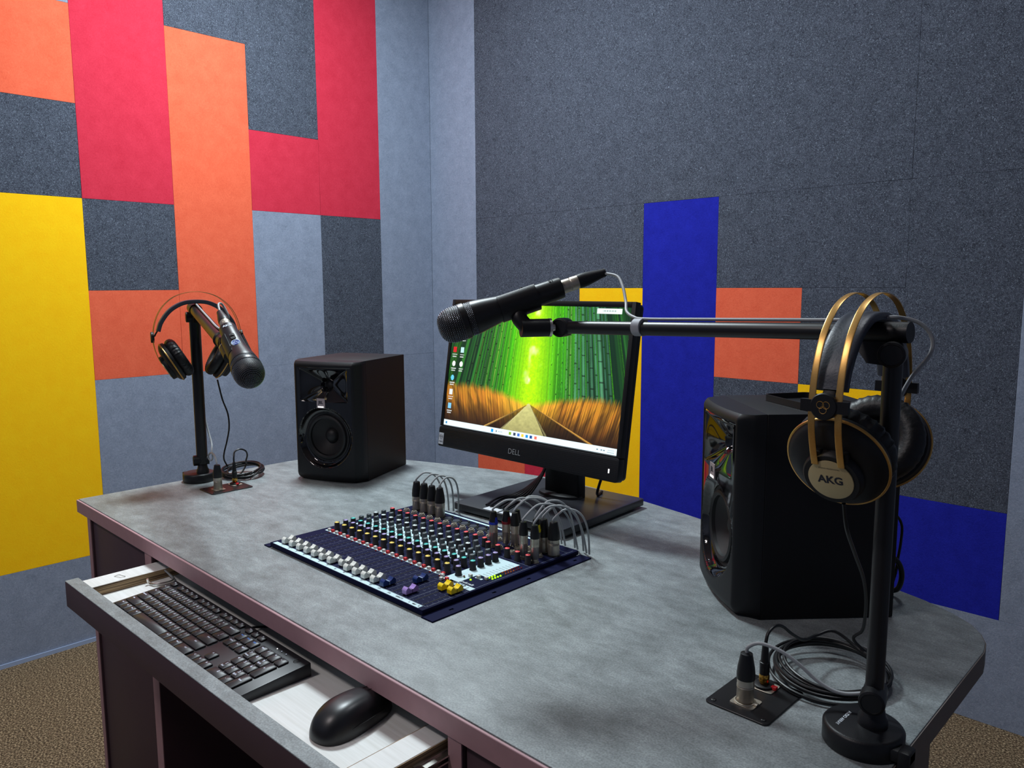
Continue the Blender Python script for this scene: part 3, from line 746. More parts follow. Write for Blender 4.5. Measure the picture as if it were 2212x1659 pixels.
# ------------------------------------------------------------------ keyboard
KM = TR((-1.375, .4245, 0)) @ RZ(.006)
kb = thing('keyboard', 'black wired keyboard lying in the open drawer', 'keyboard', M=TR((-1.150, .4245, .688)) @ RZ(.006))
TILT = math.atan2(.008, .117)
KL = TR((-.2235, 0, .0135)) @ RX(TILT)          # keyboard top plane
MB().add([(-.2235, 0, .0), (.2235, 0, .0), (.2235, .117, .0), (-.2235, .117, .0), (-.2235, .0, .0125), (.2235, .0, .0125), (.2235, .117, .0205), (-.2235, .117, .0205)],
         [(3, 2, 1, 0), (4, 5, 6, 7), (0, 1, 5, 4), (1, 2, 6, 5), (2, 3, 7, 6), (3, 0, 4, 7)]).build('keyboard_body', MT['kbody'], kb, bevel=.0015)
U = .01835; kx0 = .0075; ky0 = .006
_kc = {}
def add_key(name, c0, r0, w=1.0, h=1.0, cap=None, pitch_y=None, blue=False, cap2=None):
    g = .0022
    X0, Y_ = kx0 + c0 * U + g / 2, ky0 + r0 * U + g / 2
    ww, hh_ = w * U - g, h * U - g
    key_ = (round(ww, 5), round(hh_, 5))
    if key_ not in _kc:
        mb = MB(); a = rrect(ww, hh_, .0016, 2); b = rrect(ww - .0016, hh_ - .0016, .0018, 2); n = len(a)
        mb.add([(p[0], p[1], 0) for p in a] + [(p[0], p[1], .0017) for p in a] + [(p[0], p[1], .0026) for p in b], [(k, (k + 1) % n, n + (k + 1) % n, n + k) for k in range(n)] + [(n + k, n + (k + 1) % n, 2 * n + (k + 1) % n, 2 * n + k) for k in range(n)] + [[2 * n + k for k in range(n)]])
        o = mb.build(name, MT['key'], kb, smooth=True); _kc[key_] = o.data
    else:
        o = bpy.data.objects.new(name, _kc[key_]); C.objects.link(o); o.parent = kb
    o.matrix_local = KL @ TR((X0 + ww / 2, Y_ + hh_ / 2, -.0004))
    if cap:
        sz = .0062 if len(cap) == 1 else .0034
        mb = MB(); lx = (0 if w > 1.2 else (-.0024 if len(cap) == 1 else 0))
        if w > 1.4 and len(cap) > 1: lx = (-ww / 2 + .009) if c0 < 6 else 0
        text_into(mb, cap, sz, TR((lx, .0030 if h <= 1 or True else 0, .00275)), bold=.00012)
        if cap2: text_into(mb, cap2, .0040, TR((lx, -.0036, .00275)), bold=.0001)
        l = mb.build('legend', MT['legend_b'] if blue else MT['legend'], o)
KR = 5.12
add_key('function_key', 0, KR, 1, .62, 'Esc')
for g_, st_ in enumerate((2.0, 6.55, 11.1)):
    pass
for i in range(12):
    c0 = 1.55 + i * 1.0 + (i // 4) * .42
    add_key('function_key', c0, KR, 1, .62, 'F%d' % (i + 1))
for i, s_ in enumerate(('PrtSc', 'ScrLk', 'Pause')): pass
row = 4.25
add = lambda r, items, c=0.0: [add_key('key', *it) for it in items]
def lay(r, caps, c=0.0):
    for it in caps:
        cap, w = (it, 1.0) if isinstance(it, str) else it[:2]
        c2 = it[2] if not isinstance(it, str) and len(it) > 2 else None
        add_key('key', c, r, w, 1.0, cap or None, cap2=c2); c += w
lay(4.0, [('~', 1, '`'), ('!', 1, '1'), ('@', 1, '2'), ('#', 1, '3'), ('$', 1, '4'), ('%', 1, '5'), ('^', 1, '6'), ('&', 1, '7'), ('*', 1, '8'), ('(', 1, '9'), (')', 1, '0'), ('_', 1, '-'), ('+', 1, '='), ('Backspace', 2)])
lay(3.0, [('Tab', 1.5)] + list('QWERTYUIOP') + [('{', 1, '['), ('}', 1, ']'), ('|', 1.5, '\\')])
lay(2.0, [('CapsLock', 1.75)] + list('ASDFGHJKL') + [(':', 1, ';'), ('"', 1, "'"), ('Enter', 2.25)])
lay(1.0, [('Shift', 2.25)] + list('ZXCVBNM') + [('<', 1, ','), ('>', 1, '.'), ('?', 1, '/'), ('Shift', 2.75)])
lay(0.0, [('Ctrl', 1.25), ('Fn', 1.0), ('Win', 1.0), ('Alt', 1.15), ('', 5.6), ('Alt', 1.0), ('Fn', 1.0), ('Menu', 1.0), ('Ctrl', 2.0)])
for r_, caps in ((4.0, ('Insert', 'Home', 'PgUp')), (3.0, ('Delete', 'End', 'PgDn'))):
    for i, s_ in enumerate(caps): add_key('navigation_key', 15.35 + i, r_, 1, 1, s_, blue=(r_ > 3.5))
add_key('arrow_key', 16.35, 1.0, 1, 1, '^')
for i, s_ in enumerate(('<', 'v', '>')): add_key('arrow_key', 15.35 + i, 0, 1, 1, s_)
for i, s_ in enumerate(('Mute', 'V-', 'V+')): add_key('media_key', 15.0 + i * 1.02, KR, .95, .62, s_)
nc = 18.72
for r_, caps in ((4.0, ('Num', '/', '*', '-')), (3.0, ('7', '8', '9')), (2.0, ('4', '5', '6')), (1.0, ('1', '2', '3'))):
    for i, s_ in enumerate(caps): add_key('numpad_key', nc + i, r_, 1, 1, s_, cap2={'7': 'Home', '9': 'PgUp', '1': 'End', '3': 'PgDn'}.get(s_))
add_key('numpad_key', nc + 3, 2.0, 1, 2, '+'); add_key('numpad_key', nc + 3, 0, 1, 2, 'Enter')
add_key('numpad_key', nc, 0, 2, 1, '0'); add_key('numpad_key', nc + 2, 0, 1, 1, '.')
for i in range(3):
    mb = MB().cyl((0, 0, 0), (0, 0, .0006), .0009, n=10); o = mb.build('indicator_light', MT['badge_led'] if i == 0 else MT['legend'], kb); o.matrix_local = KL @ TR((.375 + i * .0125, .1055, -.0001))
mb = MB().torus(.0045, .0004, n=28, k=5); text_into(mb, 'DELL', .0034, Matrix.Identity(4)); o = mb.build('logo_badge', MT['black_soft'], kb); o.matrix_local = KL @ TR((.428, .106, .0002))
MB().tube([(.03, .117, .010), (.031, .135, .006), (.045, .17, .0025), (.09, .26, .0025)], .0019, 8).build('cord', MT['cable_black'], kb, smooth=True)

# ------------------------------------------------------------------ mouse
ms = thing('computer_mouse', 'black computer mouse on the white drawer floor', 'mouse', (-.787, .5165, .688), math.radians(7))
L2_, W2_ = .0590, .0315
vs_ = []; nU, nV = 48, 20
for j in range(nV + 1):
    ph = PI / 2 * j / nV
    for i in range(nU):
        a = 2 * PI * i / nU; cx_, sy_ = math.cos(a), math.sin(a)
        k = abs(cx_) ** 2.4 + abs(sy_) ** 2.4; rr = k ** (-1 / 2.4)
        yy = rr * sy_; xx = rr * cx_ * (1 - .09 * yy - .10 * (1 - yy * yy))
        c = math.cos(ph) ** .62; top_ = .036 * (1 - .16 * (yy * c + .25) ** 2)
        pinch = 1 - .13 * math.sin(min(1, ph * 1.6) * PI) * (1 - yy * yy) * 0
        vs_.append((xx * W2_ * c * pinch * 1.06, yy * L2_ * c, .0015 + top_ * math.sin(ph) ** .95))
fs_ = [(j * nU + i, j * nU + (i + 1) % nU, (j + 1) * nU + (i + 1) % nU, (j + 1) * nU + i) for j in range(nV) for i in range(nU)] + [list(range(nU))[::-1]]
MB().add(vs_, fs_).build('mouse_shell', MT['mouse'], ms, smooth=True)
seam = []
for i in range(41):
    a = 2 * PI * i / 40; seam.append((W2_ * 1.005 * math.cos(a) * (.98 - .07 * math.sin(a)), L2_ * .985 * math.sin(a), .0105 + .004 * math.cos(2 * a)))
MB().tube(seam, .0005, 6, sub=2).build('seam', MT['slot'], ms, smooth=True)
w_ = MB().tube([(.0045 * math.cos(a) + .0, .026 + .0125 * math.sin(a), .0352 - .0001 * 0 - .09 * (.012 * math.sin(a) + .012)) for a in [2 * PI * k / 24 for k in range(25)]], .0004, 6, sub=2)
w_.build('wheel_slot', MT['slot'], ms, smooth=True)
MB().cyl((-.0022, .036, .0275), (.0022, .036, .0275), .0068, n=24).build('scroll_wheel', MT['rubber'], ms)
MB().tube([(0, .058, .008), (0, .075, .0045), (-.004, .11, .003), (-.02, .2, .003)], .0019, 8).build('cord', MT['cable_black'], ms, smooth=True)

# ------------------------------------------------------------------ mixing console
MX = Vector((-1.305, .688, ZT)); ZP = .0105
mx = thing('mixing_console', 'dark blue audio mixing console with rows of coloured knobs', 'mixing console', MX)
MB().box(0, .4475, 0, .3615, .0022, ZP).build('chassis', MT['navy'], mx, bevel=.0012)
def ear(xa, xb, hx):
    m = MB(); ya, yb = -.0025, .3655
    m.box(xa, hx - .0022, ya, yb, 0, .0022).box(hx + .0022, xb, ya, yb, 0, .0022)
    ys = [ya] + [q for c in (.045, .135, .215, .335) for q in (c - .0042, c + .0042)] + [yb]
    for a, b in zip(ys[::2], ys[1::2]): m.box(hx - .0022, hx + .0022, a, b, 0, .0022)
    return m
ear(.4477, .4735, .461).build('rack_ear', MT['navy'], mx); ear(-.0185, -.0002, -.010).build('rack_ear', MT['navy'], mx)
z1_ = ZP + .0002
def decal(name, rects, m, z=z1_, parent=mx):
    d_ = MB()
    for (a, b, c, e) in rects: d_.box(a, b, c, e, z - .0002, z + .00015)
    o = d_.build(name, MT[m], parent); return o
CP = .0252; X0c = .0305
chx = [X0c + CP * i for i in range(12)] + [.333, .358]
strip_w = decal('name_strip', [(.0085, .436, .0012, .0105)], 'print_')
decal('rear_strip', [(.0085, .405, .3475, .3535)], 'print_')
decal('button_strip', [(.012 + CP * i, .012 + CP * i + .0235, .1105, .1185) for i in range(14)], 'print_')
decal('equaliser_field', [(c - .0112, c + .0112, .1755, .2290) for c in chx[:12]], 'print_')
wf = decal('master_field', [(.3705, .4040, .104, .2340), (.4040, .4230, .1560, .2340)], 'print_')
decal('model_field', [(.386, .4440, .0985, .1100)], 'print_')
dl = MB()
for c in chx: dl.box(c + CP / 2 - .0002, c + CP / 2 + .0001, .013, .335, z1_ - .0001, z1_ + .0001)
dl.box(.4, .4005, .013, .098, z1_ - .0001, z1_ + .0001).box(.442, .4425, .012, .352, z1_ - .0001, z1_ + .0001).box(.02, .442, .0115, .012, z1_ - .0001, z1_ + .0001).box(.372, .442, .3370, .3374, z1_ - .0001, z1_ + .0001).box(.372, .442, .2405, .2409, z1_ - .0001, z1_ + .0001)
FX = [c for c in chx] + [.3835, .4105, .4330]
for i, c in enumerate(FX):
    for k in range(8):
        yy = .016 + k * .0112; dl.box(c + .0042, c + .0078, yy, yy + .0003, z1_ - .0001, z1_ + .0001); dl.box(c - .0060, c - .0035, yy, yy + .0003, z1_ - .0001, z1_ + .0001)
        if k in (3, 5, 7): dl.box(c + .0078, c + .0082, yy, yy + .0028, z1_ - .0001, z1_ + .0001)
for c in chx:
    for yy in (.128, .147, .1645, .250, .262):
        for a in range(11):
            an = math.radians(-140 + 28 * a); px_, py_ = c + .0083 * math.sin(an), yy + .0083 * math.cos(an)
            dl.box(px_ - .0002, px_ + .0002, py_ - .0002, py_ + .0002, z1_ - .0001, z1_ + .0001)
dl.build('white_print', MT['tick'], mx)['kind'] = 'stuff'
tp = MB()
def tz(x_, y_, z_=.0004): return TR((x_, y_, z1_ + z_))
for i in range(12): text_into(tp, str(i + 1), .0058, tz(chx[i] + .002, .0058), bold=.0001)
for c, s_ in ((.3335, 'ST1'), (.359, 'ST2'), (.385, 'EFFECTS'), (.410, 'L'), (.421, 'MIX'), (.432, 'R')): text_into(tp, s_, .0046, tz(c, .0058), bold=.0001)
text_into(tp, 'EFX12', .0115, tz(.4105, .1042), bold=.0004)
for r_ in range(9): text_into(tp, '00 01 02 03', .0026, tz(.4135, .162 + r_ * .0075))
tp.build('dark_lettering', MT['dkink'], mx)
tp = MB(); text_into(tp, 'Soundcraft', .0092, tz(.4125, .1165, .0002), bold=.0001); text_into(tp, 'MON', .0035, tz(.4, .15, .0002)); tp.build('maker_lettering', MT['ink'], mx)
decal('meter_strip', [(.4085, .4240, .1415, .1465)], 'print_')
for i, c in enumerate(FX):
    MB().box(c - .0007, c + .0007, .012, .107, z1_ - .0001, z1_ + .0002).build('fader_slot', MT['slot'], mx)
_fd = None
def fader(c, y_, m, label):
    global _fd
    if _fd is None:
        pr = [(0, .0022), (0, .0085), (.0015, .0105), (.0045, .0125), (.0075, .0098), (.0105, .0080), (.0118, .0079), (.0122, .0068), (.0128, .0079), (.0141, .0080), (.0171, .0098), (.0201, .0125), (.0231, .0105), (.0246, .0085), (.0246, .0022)]
        b = MB(); n = len(pr); hw = .0052
        b.add([(-hw, p[0], p[1]) for p in pr] + [(hw, p[0], p[1]) for p in pr], [list(range(n)), [n + k for k in range(n)][::-1]] + [((k + 1) % n, k, n + k, n + (k + 1) % n) for k in range(n)])
        b.box(-.0006, .0006, .010, .0146, -.003, .003)
        o = b.build('fader', MT[m], mx); _fd = o
        bm = bmesh.new(); bm.from_mesh(o.data); bmesh.ops.recalc_face_normals(bm, faces=bm.faces); bm.to_mesh(o.data); bm.free()
        l = MB().box(-.0053, .0053, .0119, .0127, .0072, .0082).box(-.00535, -.0050, .0119, .0127, .0022, .0082).box(.0050, .00535, .0119, .0127, .0022, .0082).build('marker_line', MT['slot'], o); fader.l = l
    else:
        o = bpy.data.objects.new('fader', _fd.data.copy()); C.objects.link(o); o.parent = mx; o.data.materials[0] = MT[m]
        l = fader.l.copy(); C.objects.link(l); l.parent = o
    if m == 'fad_b': l.data = l.data.copy(); l.data.materials[0] = MT['print_']
    o.location = (c, y_, ZP); o['label'] = label
for i in range(12): fader(chx[i] - .001, .0105 if i != 7 else .0175, 'fad_w', 'white fader cap')
fader(chx[12] - .001, .0115, 'fad_b', 'dark blue fader cap'); fader(chx[13] + .0005, .0570, 'fad_b', 'dark blue fader cap')
fader(FX[14], .0165, 'fad_p', 'lilac fader cap'); fader(FX[15], .0650, 'fad_y', 'yellow fader cap'); fader(FX[16], .0650, 'fad_y', 'yellow fader cap')
_bt = {}
def button(x_, y_, m, s_=.0062, h_=.005):
    if m not in _bt:
        _bt[m] = MB().box(-s_ / 2, s_ / 2, -s_ * .42, s_ * .42, 0, h_).build('push_button', MT[m], mx, bevel=.0006); o = _bt[m]
    else: o = bpy.data.objects.new('push_button', _bt[m].data); C.objects.link(o); o.parent = mx
    o.location = (x_, y_, ZP)
for i in range(14):
    button(chx[i] - .0085, .1145, 'btn_w'); button(chx[i] + .0035, .1145, 'btn_r')
button(.3835, .1035, 'btn_r'); button(.3665, .1085, 'btn_w'); button(.3765, .0975, 'btn_w')
button(.4010, .1395, 'btn_w'); button(.4150, .1445, 'btn_w'); button(.4290, .1490, 'btn_w')
_ld = {}
def led(x_, y_, m):
    if m not in _ld: _ld[m] = MB().lathe([(.0016, 0), (.0016, .0012), (.0010, .0020)], n=12).build('indicator_light', MT[m], mx, smooth=True); o = _ld[m]
    else: o = bpy.data.objects.new('indicator_light', _ld[m].data); C.objects.link(o); o.parent = mx
    o.location = (x_, y_, ZP)
for i in range(14): led(chx[i] + .0035, .1065, 'led_r')
for k in range(12):
    for j, xx in enumerate((.4270, .4345)):
        on = k < (3 if j == 0 else 4); led(xx, .1570 + k * .0062, ('led_g' if on else 'led_gd') if k < 5 else 'led_a' if k < 9 else 'led_r')
led(.4115, .1300, 'led_g'); led(.3925, .1330, 'led_r'); led(.3965, .1300, 'led_gd')
_kn = {}
def knob(name, x_, y_, cap, body='knob', ang=0.0):
    k = (name, cap, body)
    if k not in _kn:
        b = MB().lathe([(.0062, 0), (.0061, .0022), (.0054, .0032), (.0050, .0150), (.0046, .0158)], n=24).build(name, MT[body], mx, smooth=True)
        c = MB().lathe([(.0044, .0155), (.0043, .0164), (.0038, .0168)], n=24).build('cap', MT[cap], b, smooth=True)
        p = MB().box(-.00035, .00035, .001, .0052, .0160, .0171).build('pointer', MT['slot'] if cap != 'knob_grey' else MT['print_'], b)
        _kn[k] = (b, c, p)
    else:
        s = _kn[k]; b = s[0].copy(); C.objects.link(b)
        for q in s[1:]: w_ = q.copy(); C.objects.link(w_); w_.parent = b
    b.location = (x_, y_, ZP); b.rotation_euler = (0, 0, ang)
rk = random.Random(4)
for i, c in enumerate(chx):
    A_ = lambda: rk.uniform(-.5, .5)
    knob('pan_knob', c, .1265, 'c_yel', ang=A_()); knob('effects_knob', c, .1465, 'c_pur', ang=2.4); knob('aux_knob', c, .1640, 'c_teal', ang=2.4)
    knob('low_tone_knob', c, .1835, 'knob_grey', 'knob_grey', A_()); knob('mid_tone_knob', c, .2020, 'knob_grey', 'knob_grey', A_())
    if i < 12:
        knob('mid_sweep_knob', c, .2195, 'c_wht', ang=A_()); knob('high_tone_knob', c, .2385, 'knob_grey', 'knob_grey', A_()); knob('gain_knob', c, .2610, 'c_red', ang=1.8)
    else:
        knob('high_tone_knob', c, .2200, 'knob_grey', 'knob_grey', A_()); knob('gain_knob', c - .004, .2490, 'c_red', ang=1.8)
knob('effects_knob', .3815, .1305, 'c_pur'); knob('aux_knob', .3805, .1640, 'c_teal')
for yy in (.1830, .2010, .2180): knob('return_knob', .3795, yy, 'c_pur')
for xx in (.3785, .4035, .4285): knob('headphone_level_knob', xx, .2480, 'c_red')
# sockets
_sk = []
def jack(x_, y_):
    if not _sk:
        b = MB().lathe([(.0075, 0), (.0075, .0006), (.0058, .0006)], n=24); hx = [(.0072 * math.cos(PI / 3 * k + .2), .0072 * math.sin(PI / 3 * k + .2)) for k in range(6)]
        b.prism(hx, .0006, .0038).lathe([(.0055, .0038), (.0052, .0062), (.0036, .0064), (.0034, .0045)], n=24, caps=False)
        o = b.build('jack_socket', MT['nickel'], mx, smooth=True); h_ = MB().cyl((0, 0, .0038), (0, 0, .0046), .0034, n=20).build('socket_bore', MT['slot'], o); _sk.extend([o, h_])
    else:
        o = _sk[0].copy(); C.objects.link(o); h_ = _sk[1].copy(); C.objects.link(h_); h_.parent = o
    o.location = (x_, y_, ZP)
for i in range(12): jack(chx[i] - .004, .3010)
for (a, b) in ((.319, .268), (.337, .270), (.345, .300), (.372, .266), (.366, .288), (.382, .305), (.4045, .263), (.4175, .288), (.4315, .262), (.4160, .335), (.395, .285)): jack(a, b)
_xs = []
def xsock(x_, y_):
    if not _xs:
        o = MB().lathe([(.0118, 0), (.0118, .0012), (.0108, .0020), (.0096, .0020), (.0094, .0006), (.0002, .0006)], n=32, caps=False).build('balanced_socket', MT['black_soft'], mx, smooth=True)
        r = MB().lathe([(.0078, .0006), (.0078, .0022), (.0002, .0022)], n=24, caps=False).build('socket_insert', MT['cushion'], o, smooth=True)
        l = MB().box(-.0025, .0025, .0088, .0125, .001, .0036).build('latch', MT['black_soft'], o, bevel=.0005); _xs.extend([o, r, l])
    else:
        o = _xs[0].copy(); C.objects.link(o)
        for q in _xs[1:]: w_ = q.copy(); C.objects.link(w_); w_.parent = o
    o.location = (x_, y_, ZP)
for i in range(12): xsock(chx[i], .3260)
xsock(.4065, .3120); xsock(.4310, .3120)
decal('red_mark', [(.3705, .3790, .322, .328)], 'tab_red')

# ------------------------------------------------------------------ plugs and leads on the console
def collar_teeth(m, r0, r1, za, zb, zt, T):
    n = 40; v = []; 
    for i in range(n):
        a = 2 * PI * i / n; up = zb + (zt - zb) * (1 if (i % 20) in (0, 1, 2, 18, 19) else 0) 
        v += [(r0 * math.cos(a), r0 * math.sin(a), za), (r1 * math.cos(a), r1 * math.sin(a), up)]
    m.add(v, [(2 * i, 2 * ((i + 1) % n), 2 * ((i + 1) % n) + 1, 2 * i + 1) for i in range(n)], T)
def plug(kind, label, p, z0, cord, ring=None, r_scale=1.0, group=None, axis=(0, 0, 1), extra=None, cordmat='cable_grey', cr=.0019, name=None):
    """a connector standing on z0; cord: points in world space"""
    t = thing(name or ('balanced_plug_cable' if kind == 'xlr' else 'jack_plug_cable'), label, 'audio cable', (p[0], p[1], z0), 0, group)
    k = r_scale; A = frame_z(axis) if tuple(axis) != (0, 0, 1) else Matrix.Identity(4)
    if kind == 'xlr':
        sh = MB().lathe([(.0098 * k, .0003), (.0100 * k, .002), (.0097 * k, .018), (.0101 * k, .0185), (.0097 * k, .0195), (.0101 * k, .0205), (.0097 * k, .0215), (.0101 * k, .0225), (.0099 * k, .028)], A, 32)
        bt = MB().lathe([(.0104 * k, .0281), (.0106 * k, .034), (.0098 * k, .042), (.0072 * k, .056), (.0068 * k, .0585), (.0058 * k, .0598), (.0030 * k, .0598)], A, 32); top_ = .0598
    else:
        sh = MB().lathe([(.0060 * k, .0063), (.0074 * k, .008), (.0076 * k, .028), (.0079 * k, .0285), (.0076 * k, .0295), (.0079 * k, .0305), (.0076 * k, .0315), (.0079 * k, .0325), (.0076 * k, .0335), (.0078 * k, .043)], A, 28)
        sh.cyl(A @ Vector((0, 0, .001)), A @ Vector((0, 0, .0063)), .0030 * k, n=16)
        bt = MB().lathe([(.0080 * k, .0431), (.0080 * k, .050), (.0058 * k, .064), (.0052 * k, .0665), (.003 * k, .0668)], A, 28); top_ = .0668
    sh.build('connector_shell', MT['nickel'], t, smooth=True); b = bt.build('boot', MT['black_plastic'], t, smooth=True)
    if ring:
        m = MB(); m.lathe([(.0083 * k, .0431), (.0084 * k, .0475)], A, 40, caps=False); collar_teeth(m, .0083 * k, .0076 * k, .0474, .0480, .0570, A); m.build('colour_ring', MT[ring], b)
    off = Vector((p[0], p[1], z0)); tip = A @ Vector((0, 0, top_ - .0008))
    pts = [tip, tip + A.to_3x3() @ Vector((0, 0, .006))] + [Vector(c) - off for c in cord]
    MB().tube(pts, cr, 8, sub=7).build('cord', MT[cordmat], t, smooth=True)
    return t
ZS = ZT + ZP
def arc(p, top_z, e, h=.03, bulge=(0, 0)):
    """cord from above p, over and down to e"""
    p = Vector((p[0], p[1], top_z)); e = Vector(e); out = []
    for k in range(1, 9):
        t_ = k / 8; q = p.lerp(e, t_ ** .9); s_ = math.sin(PI * min(1, t_ * .92)) 
        q.z = top_z + (e.z - top_z) * (t_ ** 2.6) + h * math.sin(PI * t_ ** .62) * (1 - t_ ** 3)
        q.x += bulge[0] * math.sin(PI * t_); q.y += bulge[1] * math.sin(PI * t_)
        out.append(tuple(q))
    return out
ordn = ['first', 'second', 'third', 'fourth']
for i in range(4):
    p = (MX.x + chx[i], MX.y + .326); e = (-1.247 + .011 * i, 1.066 + .004 * i, .754)
    plug('xlr', '%s from the left of the four plugs at the rear left of the mixing console' % ordn[i], p, ZS + .0012, arc(p, ZS + .068, e, .014, (.012, .006)), group='four plugs at the rear left of the console')
zt = ZS + .076
JP = [
    ('jack', 'blue-collared plug standing in the console', (-.983, .958), 'ring_blue', (-.955, 1.066, .754), .012, 1),
    ('jack', 'red-collared plug next to the blue-collared one', (-.968, .976), 'ring_red', (-.930, 1.068, .754), .016, 1),
    ('jack', 'metal plug with black boot just right of the red-collared plug', (-.949, .979), None, (-.905, 1.068, .754), .020, 1),
    ('jack', 'plug half hidden behind the red-collared plug, only its black boot showing', (-.960, .995), None, (-.917, 1.072, .754), .018, 1),
    ('jack', 'tall plain metal plug left of the yellow-edged plug', (-.9005, .9505), None, (-.875, 1.068, .754), .022, 1),
    ('jack', 'plug with yellow collar between two tall metal plugs', (-.896, .978), 'ring_yel', (-.885, 1.072, .754), .024, 1),
    ('jack', 'frontmost tall metal plug at the right end of the console', (-.8735, .9500), None, (-.851, 1.064, .754), .024, 1),
    ('xlr', 'fat black plug behind the frontmost tall metal plug', (MX.x + .4065, MX.y + .312), None, (-.862, 1.069, .754), .020, 1),
    ('xlr', 'rightmost fat plug of the console', (MX.x + .4310, MX.y + .312), None, (-.843, 1.062, .754), .018, 1),
]
for (k, lab, p, rg, e, h, _) in JP:
    plug(k, lab, p, ZS + (.0012 if k == 'xlr' else 0), arc(p, zt - (.008 if k == 'xlr' else 0), e, h, (.018, .004)), rg, 1.0 if k == 'jack' else 1.04, group=None)

# ------------------------------------------------------------------ connection plates in the desk
def plate(label, cx_, cy_, w_, d_, xl, jk):
    t = thing('connection_plate', label, 'connector plate', (cx_, cy_, ZT))
    MB().prism(rrect(w_, d_, .006, 4), 0, .0022).build('plate', MT['black_metal'], t, bevel=.0004, bseg=1)
    for sx in (-1, 1):
        for sy in (-1, 1):
            s_ = MB().lathe([(.0032, .0022), (.0030, .0030), (.0022, .0034)], TR((sx * (w_ / 2 - .008), sy * (d_ / 2 - .008), 0)), 16).build('screw', MT['black_metal'], t, smooth=True)
            MB().box(-.0018, .0018, -.0003, .0003, .0033, .0036, TR((sx * (w_ / 2 - .008), sy * (d_ / 2 - .008), 0)) @ RZ(.5)).box(-.0003, .0003, -.0018, .0018, .0033, .0036, TR((sx * (w_ / 2 - .008), sy * (d_ / 2 - .008), 0)) @ RZ(.5)).build('screw_slot', MT['slot'], s_)
    x_, y_ = xl[0] - cx_, xl[1] - cy_
    f = MB().prism(rrect(.029, .026, .003, 3, x_ + .001, y_), .0022, .0036).lathe([(.0125, .0036), (.0122, .0048), (.0112, .0050), (.0110, .0038)], TR((x_, y_, 0)), 32, caps=False).build('balanced_socket', MT['nickel'], t, smooth=True)
    MB().box(x_ + .010, x_ + .016, y_ - .003, y_ + .003, .0036, .0056).build('release_tab', MT['nickel'], f, bevel=.0006)
    x_, y_ = jk[0] - cx_, jk[1] - cy_
    g_ = MB().prism(rrect(.029, .026, .003, 3, x_ + .001, y_), .0022, .0036).build('jack_socket', MT['nickel'], t, bevel=.0003, bseg=1)
    MB().lathe([(.0122, .0036), (.0120, .0062), (.0110, .0068), (.005, .0068)], TR((x_, y_, 0)), 32).build('socket_ring', MT['black_soft'], g_, smooth=True)
    MB().box(x_ + .0095, x_ + .0165, y_ - .0030, y_ + .0030, .0037, .0075).build('red_release_tab', MT['tab_red'], g_, bevel=.0008)
plate('black connection plate at the right front of the desk, beside the cable coil', -.398, .8165, .078, .098, (-.4000, .7960), (-.4005, .8440))
plate('black connection plate at the far left of the desk', -1.778, .8295, .074, .103, (-1.7755, .8080), (-1.7930, .8590))

